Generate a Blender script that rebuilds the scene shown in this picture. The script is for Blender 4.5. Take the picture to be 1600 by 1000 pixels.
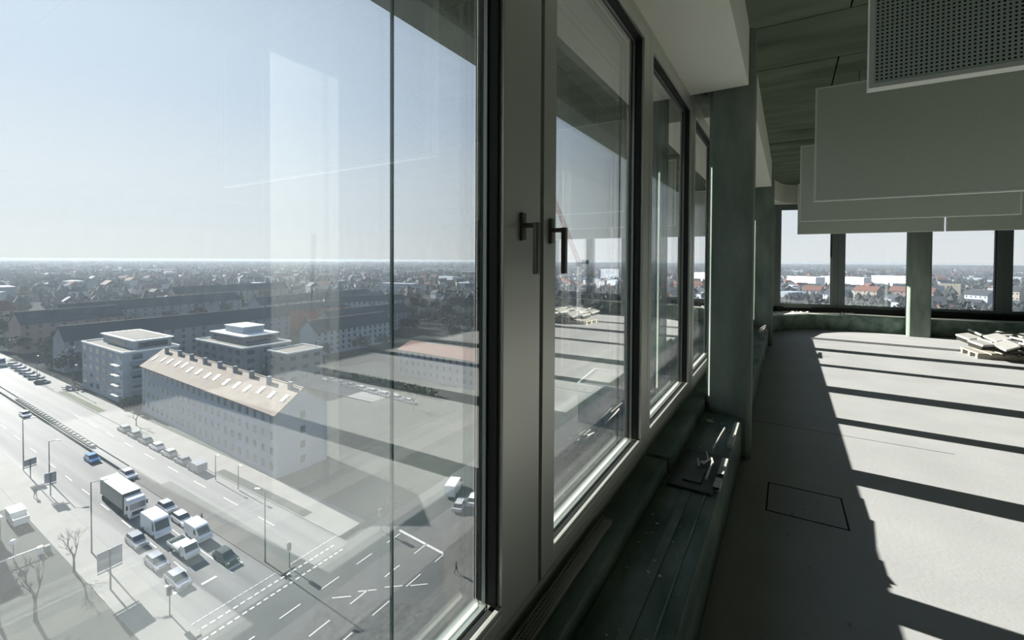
import bpy, bmesh, math, random
from mathutils import Vector, Matrix
for o in list(bpy.data.objects): bpy.data.objects.remove(o)
SC = bpy.context.scene
COL = SC.collection
rad = math.radians
rng = random.Random(7)
EYE = 1.6            # camera height above the office floor
GZ = -43.4           # street level, fourteen storeys below

# ------------------------------------------------------------------ camera
cam = bpy.data.cameras.new('camera'); co = bpy.data.objects.new('camera', cam); COL.objects.link(co)
cam.sensor_width = 36.0; cam.lens = 705/1600*36.0
cam.shift_y = -82/1600; cam.clip_start = 0.02; cam.clip_end = 20000
YAW, PITCH, ROLL = rad(31.5), rad(1.0), rad(0.30)
right = Vector((math.cos(YAW), math.sin(YAW), 0)); fw0 = Vector((-math.sin(YAW), math.cos(YAW), 0)); zz = Vector((0, 0, 1))
fwd = fw0*math.cos(PITCH) - zz*math.sin(PITCH); up = zz*math.cos(PITCH) + fw0*math.sin(PITCH)
Rv = right*math.cos(ROLL) + up*math.sin(ROLL); Uv = up*math.cos(ROLL) - right*math.sin(ROLL)
M = Matrix((Rv, Uv, -fwd)).transposed().to_4x4(); M.translation = Vector((0, 0, EYE))
co.matrix_world = M
SC.camera = co

# ------------------------------------------------------------------ sky, sun, exposure
SUN_EL, SUN_AZ = rad(25.4), rad(88.1)      # azimuth measured from the +Y (along the facade) towards -X (outside)
SUND = Vector((-math.sin(SUN_AZ)*math.cos(SUN_EL), math.cos(SUN_AZ)*math.cos(SUN_EL), math.sin(SUN_EL)))
sun = bpy.data.lights.new('sun', 'SUN'); sun.energy = 22.5; sun.angle = rad(0.53); sun.color = (1.0, 0.955, 0.90)
so = bpy.data.objects.new('sun', sun); COL.objects.link(so); so.rotation_euler = SUND.to_track_quat('Z', 'Y').to_euler()
so.location = SUND*60

W = bpy.data.worlds.new('sky'); SC.world = W; W.use_nodes = True
nt = W.node_tree; nt.nodes.clear()
def nd(t, k, **kw):
    n = t.nodes.new(k)
    for a, b in kw.items(): setattr(n, a, b)
    return n
tc = nd(nt, 'ShaderNodeTexCoord'); sep = nd(nt, 'ShaderNodeSeparateXYZ'); nt.links.new(tc.outputs['Generated'], sep.inputs[0])
rmp = nd(nt, 'ShaderNodeValToRGB'); nt.links.new(sep.outputs['Z'], rmp.inputs[0])
cr = rmp.color_ramp; cr.interpolation = 'EASE'
cr.elements[0].position = 0.0; cr.elements[0].color = (0.92, 0.95, 0.97, 1)
cr.elements[1].position = 1.0; cr.elements[1].color = (0.14, 0.27, 0.55, 1)
e = cr.elements.new(0.10); e.color = (0.83, 0.90, 0.97, 1)
e = cr.elements.new(0.33); e.color = (0.63, 0.75, 0.93, 1)
dot = nd(nt, 'ShaderNodeVectorMath', operation='DOT_PRODUCT'); nt.links.new(tc.outputs['Generated'], dot.inputs[0]); dot.inputs[1].default_value = SUND
mx = nd(nt, 'ShaderNodeMath', operation='MAXIMUM'); nt.links.new(dot.outputs['Value'], mx.inputs[0]); mx.inputs[1].default_value = 0
pw = nd(nt, 'ShaderNodeMath', operation='POWER'); nt.links.new(mx.outputs[0], pw.inputs[0]); pw.inputs[1].default_value = 5
glow = nd(nt, 'ShaderNodeMixRGB', blend_type='ADD'); nt.links.new(rmp.outputs[0], glow.inputs[1]); glow.inputs[2].default_value = (0.24, 0.235, 0.22, 1)
nt.links.new(pw.outputs[0], glow.inputs[0])
bg = nd(nt, 'ShaderNodeBackground'); bg.inputs['Strength'].default_value = 1.18; nt.links.new(glow.outputs[0], bg.inputs[0])
wo = nd(nt, 'ShaderNodeOutputWorld'); nt.links.new(bg.outputs[0], wo.inputs[0])
vs = SC.view_settings; vs.view_transform = 'Standard'; vs.look = 'None'; vs.gamma = 1.0; vs.use_curve_mapping = False
vs.exposure = 0.0
cy = SC.cycles; cy.transparent_max_bounces = 40; cy.max_bounces = 12; cy.diffuse_bounces = 6; cy.glossy_bounces = 4
cy.transmission_bounces = 6; cy.caustics_reflective = False; cy.caustics_refractive = False; cy.sample_clamp_indirect = 6.0

# ------------------------------------------------------------------ materials
def mat(name, c, rough=0.8, c2=None, scale=4.0, bump=0.0, bscale=60.0, metal=0.0, spec=0.3, stretch=(1, 1, 1), detail=5, contrast=(0.3, 0.7)):
    m = bpy.data.materials.new(name); m.use_nodes = True
    t = m.node_tree; b = t.nodes['Principled BSDF']
    b.inputs['Base Color'].default_value = (*c, 1); b.inputs['Roughness'].default_value = rough
    b.inputs['Metallic'].default_value = metal; b.inputs['Specular IOR Level'].default_value = spec
    if c2 or bump:
        tx = nd(t, 'ShaderNodeTexCoord'); mp = nd(t, 'ShaderNodeMapping'); mp.inputs['Scale'].default_value = stretch
        t.links.new(tx.outputs['Object'], mp.inputs[0])
    if c2:
        n = nd(t, 'ShaderNodeTexNoise'); n.inputs['Scale'].default_value = scale; n.inputs['Detail'].default_value = detail
        t.links.new(mp.outputs[0], n.inputs['Vector'])
        r = nd(t, 'ShaderNodeValToRGB'); r.color_ramp.elements[0].position = contrast[0]; r.color_ramp.elements[1].position = contrast[1]
        r.color_ramp.elements[0].color = (*c, 1); r.color_ramp.elements[1].color = (*c2, 1)
        t.links.new(n.outputs[0], r.inputs[0]); t.links.new(r.outputs[0], b.inputs['Base Color'])
    if bump:
        n2 = nd(t, 'ShaderNodeTexNoise'); n2.inputs['Scale'].default_value = bscale; n2.inputs['Detail'].default_value = 4
        t.links.new(mp.outputs[0], n2.inputs['Vector'])
        bp = nd(t, 'ShaderNodeBump'); bp.inputs['Strength'].default_value = bump; bp.inputs['Distance'].default_value = 0.01
        t.links.new(n2.outputs[0], bp.inputs['Height']); t.links.new(bp.outputs[0], b.inputs['Normal'])
    return m

MT = {}
MT['floor'] = mat('screed', (0.345, 0.347, 0.342), 0.75, (0.40, 0.402, 0.396), 1.6, 0.12, 40)
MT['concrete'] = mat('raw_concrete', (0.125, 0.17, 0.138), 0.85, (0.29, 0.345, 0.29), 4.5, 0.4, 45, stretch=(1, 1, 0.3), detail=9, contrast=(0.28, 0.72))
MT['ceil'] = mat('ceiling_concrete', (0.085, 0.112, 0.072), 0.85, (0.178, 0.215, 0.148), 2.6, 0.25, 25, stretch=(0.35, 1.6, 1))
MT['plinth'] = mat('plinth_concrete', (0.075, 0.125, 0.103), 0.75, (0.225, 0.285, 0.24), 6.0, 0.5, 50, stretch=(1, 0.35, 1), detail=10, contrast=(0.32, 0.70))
MT['plaster'] = mat('pale_plaster', (0.84, 0.86, 0.74), 0.9, (0.88, 0.90, 0.78), 2.0, 0.05, 80)
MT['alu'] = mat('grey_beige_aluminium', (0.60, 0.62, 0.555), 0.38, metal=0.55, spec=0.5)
MT['aludark'] = mat('shade_toned_aluminium', (0.15, 0.18, 0.17), 0.45, spec=0.5)  # darker copy of the frame aluminium, backlit tone of far frames in its colour
MT['steel'] = mat('brushed_steel', (0.20, 0.20, 0.175), 0.35, metal=0.8)
MT['rubber'] = mat('black_rubber', (0.012, 0.014, 0.013), 0.6)
MT['spacer'] = mat('spacer_aluminium', (0.40, 0.44, 0.42), 0.4, metal=0.3)
MT['stain'] = mat('floor_stain', (0.27, 0.27, 0.25), 0.9)
MT['seam'] = mat('dark_seam', (0.02, 0.024, 0.02), 0.9)
MT['baffle'] = mat('baffle_white', (0.58, 0.68, 0.61), 0.7)
MT['bface'] = mat('baffle_face', (0.57, 0.64, 0.54), 0.75, (0.62, 0.69, 0.585), 90, 0.1, 200)
MT['bedge'] = mat('baffle_edge', (0.84, 0.88, 0.80), 0.6)
MT['fleece'] = mat('black_fleece', (0.03, 0.036, 0.032), 0.95)
MT['grille'] = mat('grille_metal', (0.36, 0.38, 0.34), 0.5, metal=0.4)
MT['slab'] = mat('outer_slab_concrete', (0.20, 0.215, 0.20), 0.9, (0.38, 0.39, 0.37), 60.0, 0.4, 120)
MT['debris'] = mat('dusty_scrap', (0.62, 0.61, 0.56), 0.6, (0.4, 0.4, 0.36), 30)
MT['plate'] = mat('dark_plate', (0.035, 0.05, 0.046), 0.5, (0.07, 0.09, 0.08), 8)
MT['wood'] = mat('pale_wood', (0.40, 0.37, 0.31), 0.8, (0.33, 0.30, 0.24), 20, stretch=(1, 6, 6))
MT['tile'] = mat('pale_slab', (0.48, 0.47, 0.44), 0.85, (0.56, 0.55, 0.52), 12)
MT['gapshade'] = mat('gap_shade', (0.04, 0.04, 0.03), 0.9)

def glass(name, F0, tint, dirt=0.0, steep=5.0):
    m = bpy.data.materials.new(name); m.use_nodes = True; t = m.node_tree; t.nodes.clear()
    out = nd(t, 'ShaderNodeOutputMaterial'); tr = nd(t, 'ShaderNodeBsdfTransparent'); tr.inputs[0].default_value = (*tint, 1)
    gl = nd(t, 'ShaderNodeBsdfGlossy'); gl.inputs['Roughness'].default_value = 0.0; gl.inputs['Color'].default_value = (1, 1, 1, 1)
    lw = nd(t, 'ShaderNodeLayerWeight'); lw.inputs['Blend'].default_value = 0.5
    p5 = nd(t, 'ShaderNodeMath', operation='POWER'); t.links.new(lw.outputs['Facing'], p5.inputs[0]); p5.inputs[1].default_value = steep
    ma = nd(t, 'ShaderNodeMath', operation='MULTIPLY_ADD'); t.links.new(p5.outputs[0], ma.inputs[0]); ma.inputs[1].default_value = 1-(F0 or 0); ma.inputs[2].default_value = F0 or 0
    mix = nd(t, 'ShaderNodeMixShader'); t.links.new(ma.outputs[0], mix.inputs[0]); t.links.new(tr.outputs[0], mix.inputs[1]); t.links.new(gl.outputs[0], mix.inputs[2])
    last = mix if F0 is not None else tr
    if dirt:
        tx = nd(t, 'ShaderNodeTexCoord')
        mp = nd(t, 'ShaderNodeMapping'); mp.inputs['Scale'].default_value = (1, 7, 0.12); t.links.new(tx.outputs['Object'], mp.inputs[0])
        n1 = nd(t, 'ShaderNodeTexNoise'); n1.inputs['Scale'].default_value = 3.0; n1.inputs['Detail'].default_value = 6; t.links.new(mp.outputs[0], n1.inputs['Vector'])
        mr1 = nd(t, 'ShaderNodeMapRange'); t.links.new(n1.outputs[0], mr1.inputs[0])
        mr1.inputs[1].default_value = 0.35; mr1.inputs[2].default_value = 0.75; mr1.inputs[3].default_value = 0.8*dirt; mr1.inputs[4].default_value = 1.3*dirt
        n2 = nd(t, 'ShaderNodeTexNoise'); n2.inputs['Scale'].default_value = 260.0; n2.inputs['Detail'].default_value = 2; t.links.new(tx.outputs['Object'], n2.inputs['Vector'])
        mr2 = nd(t, 'ShaderNodeMapRange'); t.links.new(n2.outputs[0], mr2.inputs[0])
        mr2.inputs[1].default_value = 0.70; mr2.inputs[2].default_value = 0.80; mr2.inputs[3].default_value = 0.0; mr2.inputs[4].default_value = 0.25
        ad = nd(t, 'ShaderNodeMath', operation='ADD'); t.links.new(mr1.outputs[0], ad.inputs[0]); t.links.new(mr2.outputs[0], ad.inputs[1])
        tl = nd(t, 'ShaderNodeBsdfTranslucent'); tl.inputs['Color'].default_value = (0.66, 0.85, 1.0, 1)
        mix2 = nd(t, 'ShaderNodeMixShader'); t.links.new(ad.outputs[0], mix2.inputs[0]); t.links.new(mix.outputs[0], mix2.inputs[1]); t.links.new(tl.outputs[0], mix2.inputs[2])
        last = mix2
    t.links.new(last.outputs[0], out.inputs[0])
    return m
MT['glass'] = glass('window_glass', 0.125, (0.962, 0.964, 0.966), steep=2.1)
MT['glassdirty'] = glass('dusty_outer_glass', 0.05, (0.968, 0.97, 0.972), 0.009)
MT['glassless'] = glass('cleaner_outer_glass', 0.05, (0.968, 0.97, 0.972), 0.0035)
MT['clear'] = glass('clear_glass_face', None, (0.98, 0.99, 0.985))
MT['glassedge'] = mat('green_glass_edge', (0.01, 0.06, 0.05), 0.2, spec=0.5)

# ------------------------------------------------------------------ mesh helpers
class MB:
    def __init__(s): s.v = []; s.f = []; s.m = []
    def _add(s, vs, fs, mi=0):
        k = len(s.v); s.v += [tuple(p) for p in vs]; s.f += [tuple(i+k for i in f) for f in fs]; s.m += [mi]*len(fs)
    def box(s, x0, x1, y0, y1, z0, z1, mi=0, rot=None, mis=None):
        vs = [Vector((x, y, z)) for x in (x0, x1) for y in (y0, y1) for z in (z0, z1)]
        if rot:
            c = Vector(((x0+x1)/2, (y0+y1)/2, (z0+z1)/2)); vs = [c + rot @ (p-c) for p in vs]
        s._add(vs, [(0, 1, 3, 2), (4, 6, 7, 5), (0, 4, 5, 1), (2, 3, 7, 6), (0, 2, 6, 4), (1, 5, 7, 3)], mi)
        if mis:  # materials for -x,+x,-y,+y,-z,+z
            s.m[-6:] = mis
        return s
    def bevbox(s, x0, x1, y0, y1, z0, z1, b, mi=0):
        # vertical edges chamfered
        P = [(x0+b, y0), (x1-b, y0), (x1, y0+b), (x1, y1-b), (x1-b, y1), (x0+b, y1), (x0, y1-b), (x0, y0+b)]
        return s.prism(P, z0, z1, mi)
    def prism(s, P, z0, z1, mi=0):
        n = len(P); vs = [(p[0], p[1], z0) for p in P] + [(p[0], p[1], z1) for p in P]
        fs = [tuple(range(n-1, -1, -1)), tuple(range(n, 2*n))] + [(i, (i+1) % n, n+(i+1) % n, n+i) for i in range(n)]
        s._add(vs, fs, mi); return s
    def extr(s, prof, y0, y1, mi=0):
        # profile in (x,z) extruded along y
        n = len(prof); vs = [(p[0], y0, p[1]) for p in prof] + [(p[0], y1, p[1]) for p in prof]
        fs = [tuple(range(n)), tuple(range(2*n-1, n-1, -1))] + [(i, n+i, n+(i+1) % n, (i+1) % n) for i in range(n)]
        s._add(vs, fs, mi); return s
    def tube(s, a, b, r0, r1=None, n=8, mi=0):
        a = Vector(a); b = Vector(b); r1 = r0 if r1 is None else r1
        d = (b-a).normalized(); q = d.to_track_quat('Z', 'Y')
        vs = []
        for p, r in ((a, r0), (b, r1)):
            for i in range(n):
                w = 2*math.pi*i/n; vs.append(p + q @ Vector((r*math.cos(w), r*math.sin(w), 0)))
        fs = [(i, (i+1) % n, n+(i+1) % n, n+i) for i in range(n)] + [tuple(range(n-1, -1, -1)), tuple(range(n, 2*n))]
        s._add(vs, fs, mi); return s
    def ball(s, c, rx, ry, rz, n=8, k=5, mi=0):
        vs = [(c[0], c[1], c[2]-rz)]
        for j in range(1, k):
            w = -math.pi/2 + math.pi*j/k
            for i in range(n):
                a = 2*math.pi*i/n; vs.append((c[0]+rx*math.cos(w)*math.cos(a), c[1]+ry*math.cos(w)*math.sin(a), c[2]+rz*math.sin(w)))
        vs.append((c[0], c[1], c[2]+rz)); L = len(vs)-1
        fs = [(0, 1+(i+1) % n, 1+i) for i in range(n)]
        for j in range(k-2):
            for i in range(n):
                a = 1+j*n; fs.append((a+i, a+(i+1) % n, a+n+(i+1) % n, a+n+i))
        a = 1+(k-2)*n
        fs += [(a+i, a+(i+1) % n, L) for i in range(n)]
        s._add(vs, fs, mi); return s
    def build(s, name, mats, parent=None, loc=None, rz=0.0, smooth=False, bevel=0.0):
        me = bpy.data.meshes.new(name); me.from_pydata(s.v, [], s.f)
        for m in (mats if isinstance(mats, (list, tuple)) else [mats]): me.materials.append(m)
        if any(s.m): me.polygons.foreach_set('material_index', s.m)
        bm = bmesh.new(); bm.from_mesh(me); bmesh.ops.recalc_face_normals(bm, faces=bm.faces); bm.to_mesh(me); bm.free()
        if smooth: me.polygons.foreach_set('use_smooth', [True]*len(me.polygons))
        o = bpy.data.objects.new(name, me); COL.objects.link(o)
        if parent: o.parent = parent
        if loc: o.location = loc
        o.rotation_euler.z = rz
        if bevel:
            b = o.modifiers.new('bevel', 'BEVEL'); b.width = bevel; b.segments = 2; b.limit_method = 'ANGLE'
        return o
def empty(name, loc=(0, 0, 0), rz=0.0):
    o = bpy.data.objects.new(name, None); COL.objects.link(o); o.location = loc; o.rotation_euler.z = rz; o.empty_display_size = 0.2
    return o
def tag(o, label=None, cat=None, group=None, kind=None):
    if label: o['label'] = label
    if cat: o['category'] = cat
    if group: o['group'] = group
    if kind: o['kind'] = kind
    return o
def struct(o, label=None): return tag(o, label, None, None, 'structure')
KIDS = {}
def copy_tree(src, loc, rz=0.0, label=None, group=None, scale=None):
    c = src.copy(); COL.objects.link(c); c.location = loc; c.rotation_euler.z = rz
    if scale: c.scale = scale
    if label: c['label'] = label
    if group: c['group'] = group
    if src.name not in KIDS: KIDS[src.name] = [(k, list(k.children)) for k in src.children]
    for k, sub in KIDS[src.name]:
        d = k.copy(); COL.objects.link(d); d.parent = c
        for g in sub:
            h = g.copy(); COL.objects.link(h); h.parent = d
    return c

# ================================================================== THE ROOM
# window line of the floor plan: the long facade, then a faceted curve round the far end
XW = -0.72
PL = [(-0.72, 11.30), (-0.295, 13.02), (1.02, 13.36), (2.51, 13.50), (3.945, 13.72), (5.40, 14.05), (8.2, 14.8), (15.0, 15.2)]
ZC = 3.44
ZS = 2.99      # soffit underside
ZP = 0.335      # plinth top

# floor slab following the facade
fl = MB(); fl.prism([(-0.9, -9), (15, -9), (15, 15.4)] + [(x+0.05, y+0.1) for x, y in reversed(PL)] + [(-0.9, 11.9)], -0.25, 0.0)
floor = struct(fl.build('floor', MT['floor']), 'pale concrete screed floor with sunlit bands')
h = MB(); P = [(-0.101, 3.728), (0.323, 3.736), (0.329, 3.316), (-0.101, 3.305)]
def seamquad(m, P, w, z):
    for i in range(4):
        a = Vector((*P[i], 0)); b = Vector((*P[(i+1) % 4], 0)); d = (b-a).normalized(); n = Vector((-d.y, d.x, 0))*w
        q = [a-d*w-n, b+d*w-n, b+d*w+n, a-d*w+n]
        m.prism([(p.x, p.y) for p in q], 0.0005, z)
seamquad(h, P, 0.005, 0.002)
h.build('hatch_seam', MT['seam'], floor)
fj = MB()
for yy, x0, x1 in ((5.1, -0.29, 1.2), (8.5, -0.29, 0.3)): fj.box(x0, x1, yy, yy+0.006, 0.0003, 0.0012)
fj.build('floor_joint', MT['seam'], floor)
rr = random.Random(3)
spk = MB()
for i in range(16):
    x, y = rr.uniform(-0.25, 0.45), rr.uniform(1.5, 6); r = rr.uniform(0.004, 0.013)
    spk.prism([(x+r*math.cos(a)*rr.uniform(.6, 1.2), y+1.5*r*math.sin(a)*rr.uniform(.6, 1.2)) for a in [k*1.05 for k in range(6)]], 0.0003, 0.001)
spk.build('floor_stain', MT['stain'], floor)['kind'] = 'stuff'

# ceiling slab with formwork panels
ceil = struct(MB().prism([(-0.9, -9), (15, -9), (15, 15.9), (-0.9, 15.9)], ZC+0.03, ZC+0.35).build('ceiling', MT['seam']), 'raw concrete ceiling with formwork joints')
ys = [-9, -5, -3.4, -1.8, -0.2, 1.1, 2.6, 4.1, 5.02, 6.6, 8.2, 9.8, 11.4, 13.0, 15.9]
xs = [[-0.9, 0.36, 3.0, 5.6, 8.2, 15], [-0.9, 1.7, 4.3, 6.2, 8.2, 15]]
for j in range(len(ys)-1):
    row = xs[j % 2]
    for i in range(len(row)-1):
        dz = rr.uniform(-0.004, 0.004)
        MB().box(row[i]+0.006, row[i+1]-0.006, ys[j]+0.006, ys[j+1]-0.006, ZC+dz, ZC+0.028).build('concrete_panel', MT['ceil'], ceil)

# plain walls behind and beside the camera
struct(MB().box(15, 15.25, -9.25, 16.0, -0.25, 3.7).build('wall_right', MT['concrete']), 'concrete wall on the right')
struct(MB().box(-0.9, 15, -9.25, -9.0, -0.25, 3.7).build('wall_back', MT['concrete']), 'concrete wall behind')

# plinth under the long window front
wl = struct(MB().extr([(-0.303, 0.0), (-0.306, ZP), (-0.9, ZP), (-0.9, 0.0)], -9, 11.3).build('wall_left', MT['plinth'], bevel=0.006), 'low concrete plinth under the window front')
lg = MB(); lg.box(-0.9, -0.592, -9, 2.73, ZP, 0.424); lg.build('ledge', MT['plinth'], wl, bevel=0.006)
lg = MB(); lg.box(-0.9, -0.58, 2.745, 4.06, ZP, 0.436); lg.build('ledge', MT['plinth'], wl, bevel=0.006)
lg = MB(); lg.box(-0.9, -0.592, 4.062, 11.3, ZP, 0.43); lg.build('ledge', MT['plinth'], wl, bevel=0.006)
# plinth top joints and strip
st = MB(); st.box(-0.475, -0.435, -1, 3.05, ZP, ZP+0.004); st.box(-0.37, -0.362, -1, 3.05, ZP, ZP+0.003); st.build('levelling_strip', MT['concrete'], wl)
cb = MB(); rc = random.Random(9)
for i in range(90):
    x, y = rc.uniform(-0.56, -0.33), rc.uniform(0.6, 3.9); q = rc.uniform(0.0015, 0.006)
    if 2.58 < y < 3.17: continue
    cb.box(x-q, x+q, y-q*1.3, y+q*1.3, ZP+0.0004, ZP+q, rot=Matrix.Rotation(rc.uniform(0, 3), 3, 'Z'))
cb.build('plaster_crumbs', MT['debris'], wl)['kind'] = 'stuff'
# parapet of the curved far end
def offs(P, d):
    out = []
    for i, p in enumerate(P):
        a = Vector(P[max(i-1, 0)]); b = Vector(P[min(i+1, len(P)-1)]); t = (b-a).normalized(); n = Vector((t.y, -t.x))
        out.append((p[0]+n.x*d, p[1]+n.y*d))
    return out
def smooth(P, k=6):
    out = []
    for i in range(len(P)-1):
        p0 = P[max(i-1, 0)]; p1 = P[i]; p2 = P[i+1]; p3 = P[min(i+2, len(P)-1)]
        for q in range(k):
            t = q/k
            out.append(tuple(0.5*((2*p1[c]) + (-p0[c]+p2[c])*t + (2*p0[c]-5*p1[c]+4*p2[c]-p3[c])*t*t + (-p0[c]+3*p1[c]-3*p2[c]+p3[c])*t**3) for c in (0, 1)))
    out.append(P[-1]); return out
inner = smooth([(-0.303, 10.8), (-0.27, 11.7), (0.23, 12.5), (0.9, 12.83), (2.25, 12.98), (4.08, 13.25), (5.8, 13.65), (8.2, 14.3), (15.0, 14.7)])
outer = smooth([(-0.92, 10.8)] + offs(PL, -0.22))
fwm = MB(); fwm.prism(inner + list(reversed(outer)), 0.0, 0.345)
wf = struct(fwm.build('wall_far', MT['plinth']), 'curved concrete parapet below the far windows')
inn2 = offs(inner, -0.06); out2 = offs(outer, 0.02)
MB().prism(inn2 + list(reversed(out2)), 0.345, 0.362).build('parapet_cap', MT['plaster'], wf)
out3 = smooth(offs(PL, -0.05)); in3 = smooth(offs(PL, 0.09))
MB().prism(in3 + list(reversed(out3)), 0.362, 0.47).build('sill_beam', MT['rubber'], wf)
# head above far windows
hd = MB(); hd.prism(smooth(offs(PL, 0.35)) + list(reversed(smooth(offs(PL, -0.22)))), 3.0, ZC+0.03)
struct(hd.build('trim_2', MT['plaster']), 'pale curved bulkhead above the far windows')
# soffit boxes above the long front
so1 = MB().box(-0.90, -0.288, -9, 4.04, ZS, ZC+0.03); struct(so1.build('trim_1', MT['plaster'], bevel=0.003), 'pale plaster bulkhead box in front of the first column')
so2 = MB().box(-0.90, -0.288, 4.75, 9.72, ZS, ZC+0.03); struct(so2.build('trim_3', MT['plaster'], bevel=0.003), 'pale plaster bulkhead box between the two columns')
so3 = MB().box(-0.90, -0.288, 10.3, 11.2, ZS, ZC+0.03); struct(so3.build('trim_4', MT['plaster'], bevel=0.003), 'pale bulkhead box beyond the second column')
MB().box(-0.90, -0.62, 4.04, 4.75, 3.03, ZC+0.03).build('trim_5', MT['concrete'])['kind'] = 'structure'
MB().box(-0.90, -0.62, 9.72, 10.3, 3.03, ZC+0.03).build('trim_6', MT['concrete'])['kind'] = 'structure'

# columns
def column(x0, x1, y0, y1, label, z0=0.0):
    return tag(MB().bevbox(x0, x1, y0, y1, z0, ZC+0.03, 0.028).build('concrete_column', MT['concrete']), label, 'column', 'concrete columns')
column(-0.575, -0.246, 4.05, 4.335, 'nearest raw concrete column standing on the plinth beside the windows')
column(-0.575, -0.246, 9.76, 10.06, 'second raw concrete column farther along the long window front')
column(2.20, 2.57, 12.66, 12.98, 'raw concrete column standing in front of the far windows')

# ------------------------------------------------------------------ windows
def pane_box(mb, u0, u1, w0, w1, z0, z1, axis):
    pass
class Frame:
    """local frame: u along the facade, w outwards, z up"""
    def __init__(s, A, B):
        s.A = Vector((*A, 0)); d = Vector((*B, 0)) - s.A; s.L = d.length; s.ang = math.atan2(d.y, d.x)
        # local x = u, local y = w (outwards = left of travel direction)
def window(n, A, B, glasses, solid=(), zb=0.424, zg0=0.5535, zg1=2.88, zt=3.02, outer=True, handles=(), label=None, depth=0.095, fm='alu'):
    fr = Frame(A, B); root = struct(empty('window_%d' % n, (fr.A.x, fr.A.y, 0), fr.ang), label)
    L = fr.L
    # fixed frame and sashes: one ring per glass
    edges = [0.0]
    for i in range(len(glasses)-1): edges.append((glasses[i][2] if len(glasses[i]) > 2 else (glasses[i][1]+glasses[i+1][0])/2))
    edges.append(L)
    for i, g in enumerate(glasses):
        a, b = g[0], g[1]; e0, e1 = edges[i]+0.002, edges[i+1]-0.002
        if i and len(glasses[i-1]) > 2: e0 = edges[i] + 0.012
        if len(g) > 2: e1 = edges[i+1] - 0.012
        s = MB()
        s.box(e0, a, 0, depth, zg0-0.07, zg1+0.07); s.box(b, e1, 0, depth, zg0-0.07, zg1+0.07)
        s.box(a, b, 0, depth, zg0-0.07, zg0-0.022); s.box(a, b, 0, 0.015, zg0-0.022, zg0); s.box(a, b, 0, depth, zg1, zg1+0.07)
        s.build('sash', MT[fm], root, bevel=0.002)
        r = MB(); k = 0.012
        r.box(a, a+k, 0.016, depth+0.001, zg0, zg1); r.box(b-k, b, 0.016, depth+0.001, zg0, zg1)
        r.box(a, b, 0.016, 0.042, zg0-0.021, zg0-0.012); r.box(a+k, b-k, 0.016, depth+0.001, zg1-k, zg1)
        r.build('gasket', MT['rubber'], root)
        sp = MB(); q = 0.012
        sp.box(a+k, a+k+0.004, 0.052, 0.064, zg0, zg1-k); sp.box(b-k-0.004, b-k, 0.052, 0.064, zg0, zg1-k)
        sp.box(a+k, b-k, 0.052, 0.064, zg0-0.021, zg0-0.008); sp.box(a+k, b-k, 0.052, 0.064, zg1-k-0.004, zg1-k)
        sp.build('spacer', MT['spacer'], root)
        for w0, m in ((0.045, MT['glass']), (0.076, MT['glass'])):
            p = MB(); p.box(a+k, b-k, w0, w0+0.006, zg0-0.0215, zg1-k, mis=[2, 2, 0, 1, 2, 2])
            p.build('pane', [m, MT['clear'], MT['glassedge']], root)
    f = MB(); f.box(0, L, 0.002, depth, zb, zg0-0.074); f.box(0, L, 0.002, depth, zg1+0.074, zt)
    f.box(0, L, 0.05, depth, zg0-0.074, zg0-0.07); f.box(0, L, 0.05, depth, zg1+0.07, zg1+0.074)
    for e_ in edges: f.box(max(e_-0.05, -0.0015), min(e_+0.05, L+0.0015), 0.035, depth, zg0-0.074, zg1+0.074)
    f.build('window_frame', MT[fm], root)
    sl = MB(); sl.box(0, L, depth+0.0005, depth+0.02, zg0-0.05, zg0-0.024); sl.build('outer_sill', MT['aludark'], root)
    for (u, z, base_z) in handles:
        hr = MB(); hr.box(u-0.014, u+0.014, -0.010, 0, z-0.045, z+0.045); ho = hr.build('handle', MT['steel'], root, bevel=0.004)
        hl = MB(); hl.tube((u, -0.008, z+0.004), (u, -0.052, z+0.004), 0.0085, n=12)
        hl.box(u-0.011, u+0.011, -0.062, -0.045, z-0.148, z+0.013)
        hl.build('lever', MT['steel'], ho, bevel=0.003)
    return root
# the long front, Y grows along u.  A->B must have outwards on the left: travel +Y => left is -X : good
Y0 = -0.10
window(1, (XW, Y0), (XW, 2.747), [(0.05, 1.128-Y0, 1.370-Y0), (1.478-Y0, 2.622-Y0)], handles=((1.233-Y0, 1.703, 0), (1.435-Y0, 1.70, 0)),
       label='double casement window nearest the camera with two steel handles')
window(2, (XW, 2.751), (XW, 5.60), [(0.071, 1.334, 1.44), (1.55, 2.76)], label='second double casement window, before and behind the first column')
window(3, (XW, 5.604), (XW, 8.45), [(0.08, 1.16, 1.31), (1.46, 2.76)], label='third double casement window behind the first column')
window(4, (XW, 8.454), (XW, 11.28), [(0.08, 1.34, 1.44), (1.55, 2.72)], label='fourth double casement window near the second column')
MB().box(-0.9, XW, -9, Y0-0.004, 0.45, ZS+0.05).build('solid_wall', MT['concrete'], wl)
# outer weather screen: two frameless sheets, one open joint seen through the nearest pane
screen = struct(empty('window_5', (XW, Y0, 0), math.pi/2), 'frameless outer glass screen in front of the facade')
joints = [-0.12, 1.31, 2.745, 4.19, 5.60, 6.92, 8.45, 9.90, 11.3]
for a, b in zip(joints, joints[1:]):
    MB().box(a-Y0+0.005, b-Y0-0.005, 0.65, 0.662, -0.44, 3.345, mis=[2, 2, 0, 1, 2, 2]).build('outer_pane', [MT['glassdirty'] if b < 2 else MT['glassless'], MT['clear'], MT['glassedge']], screen)
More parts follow.
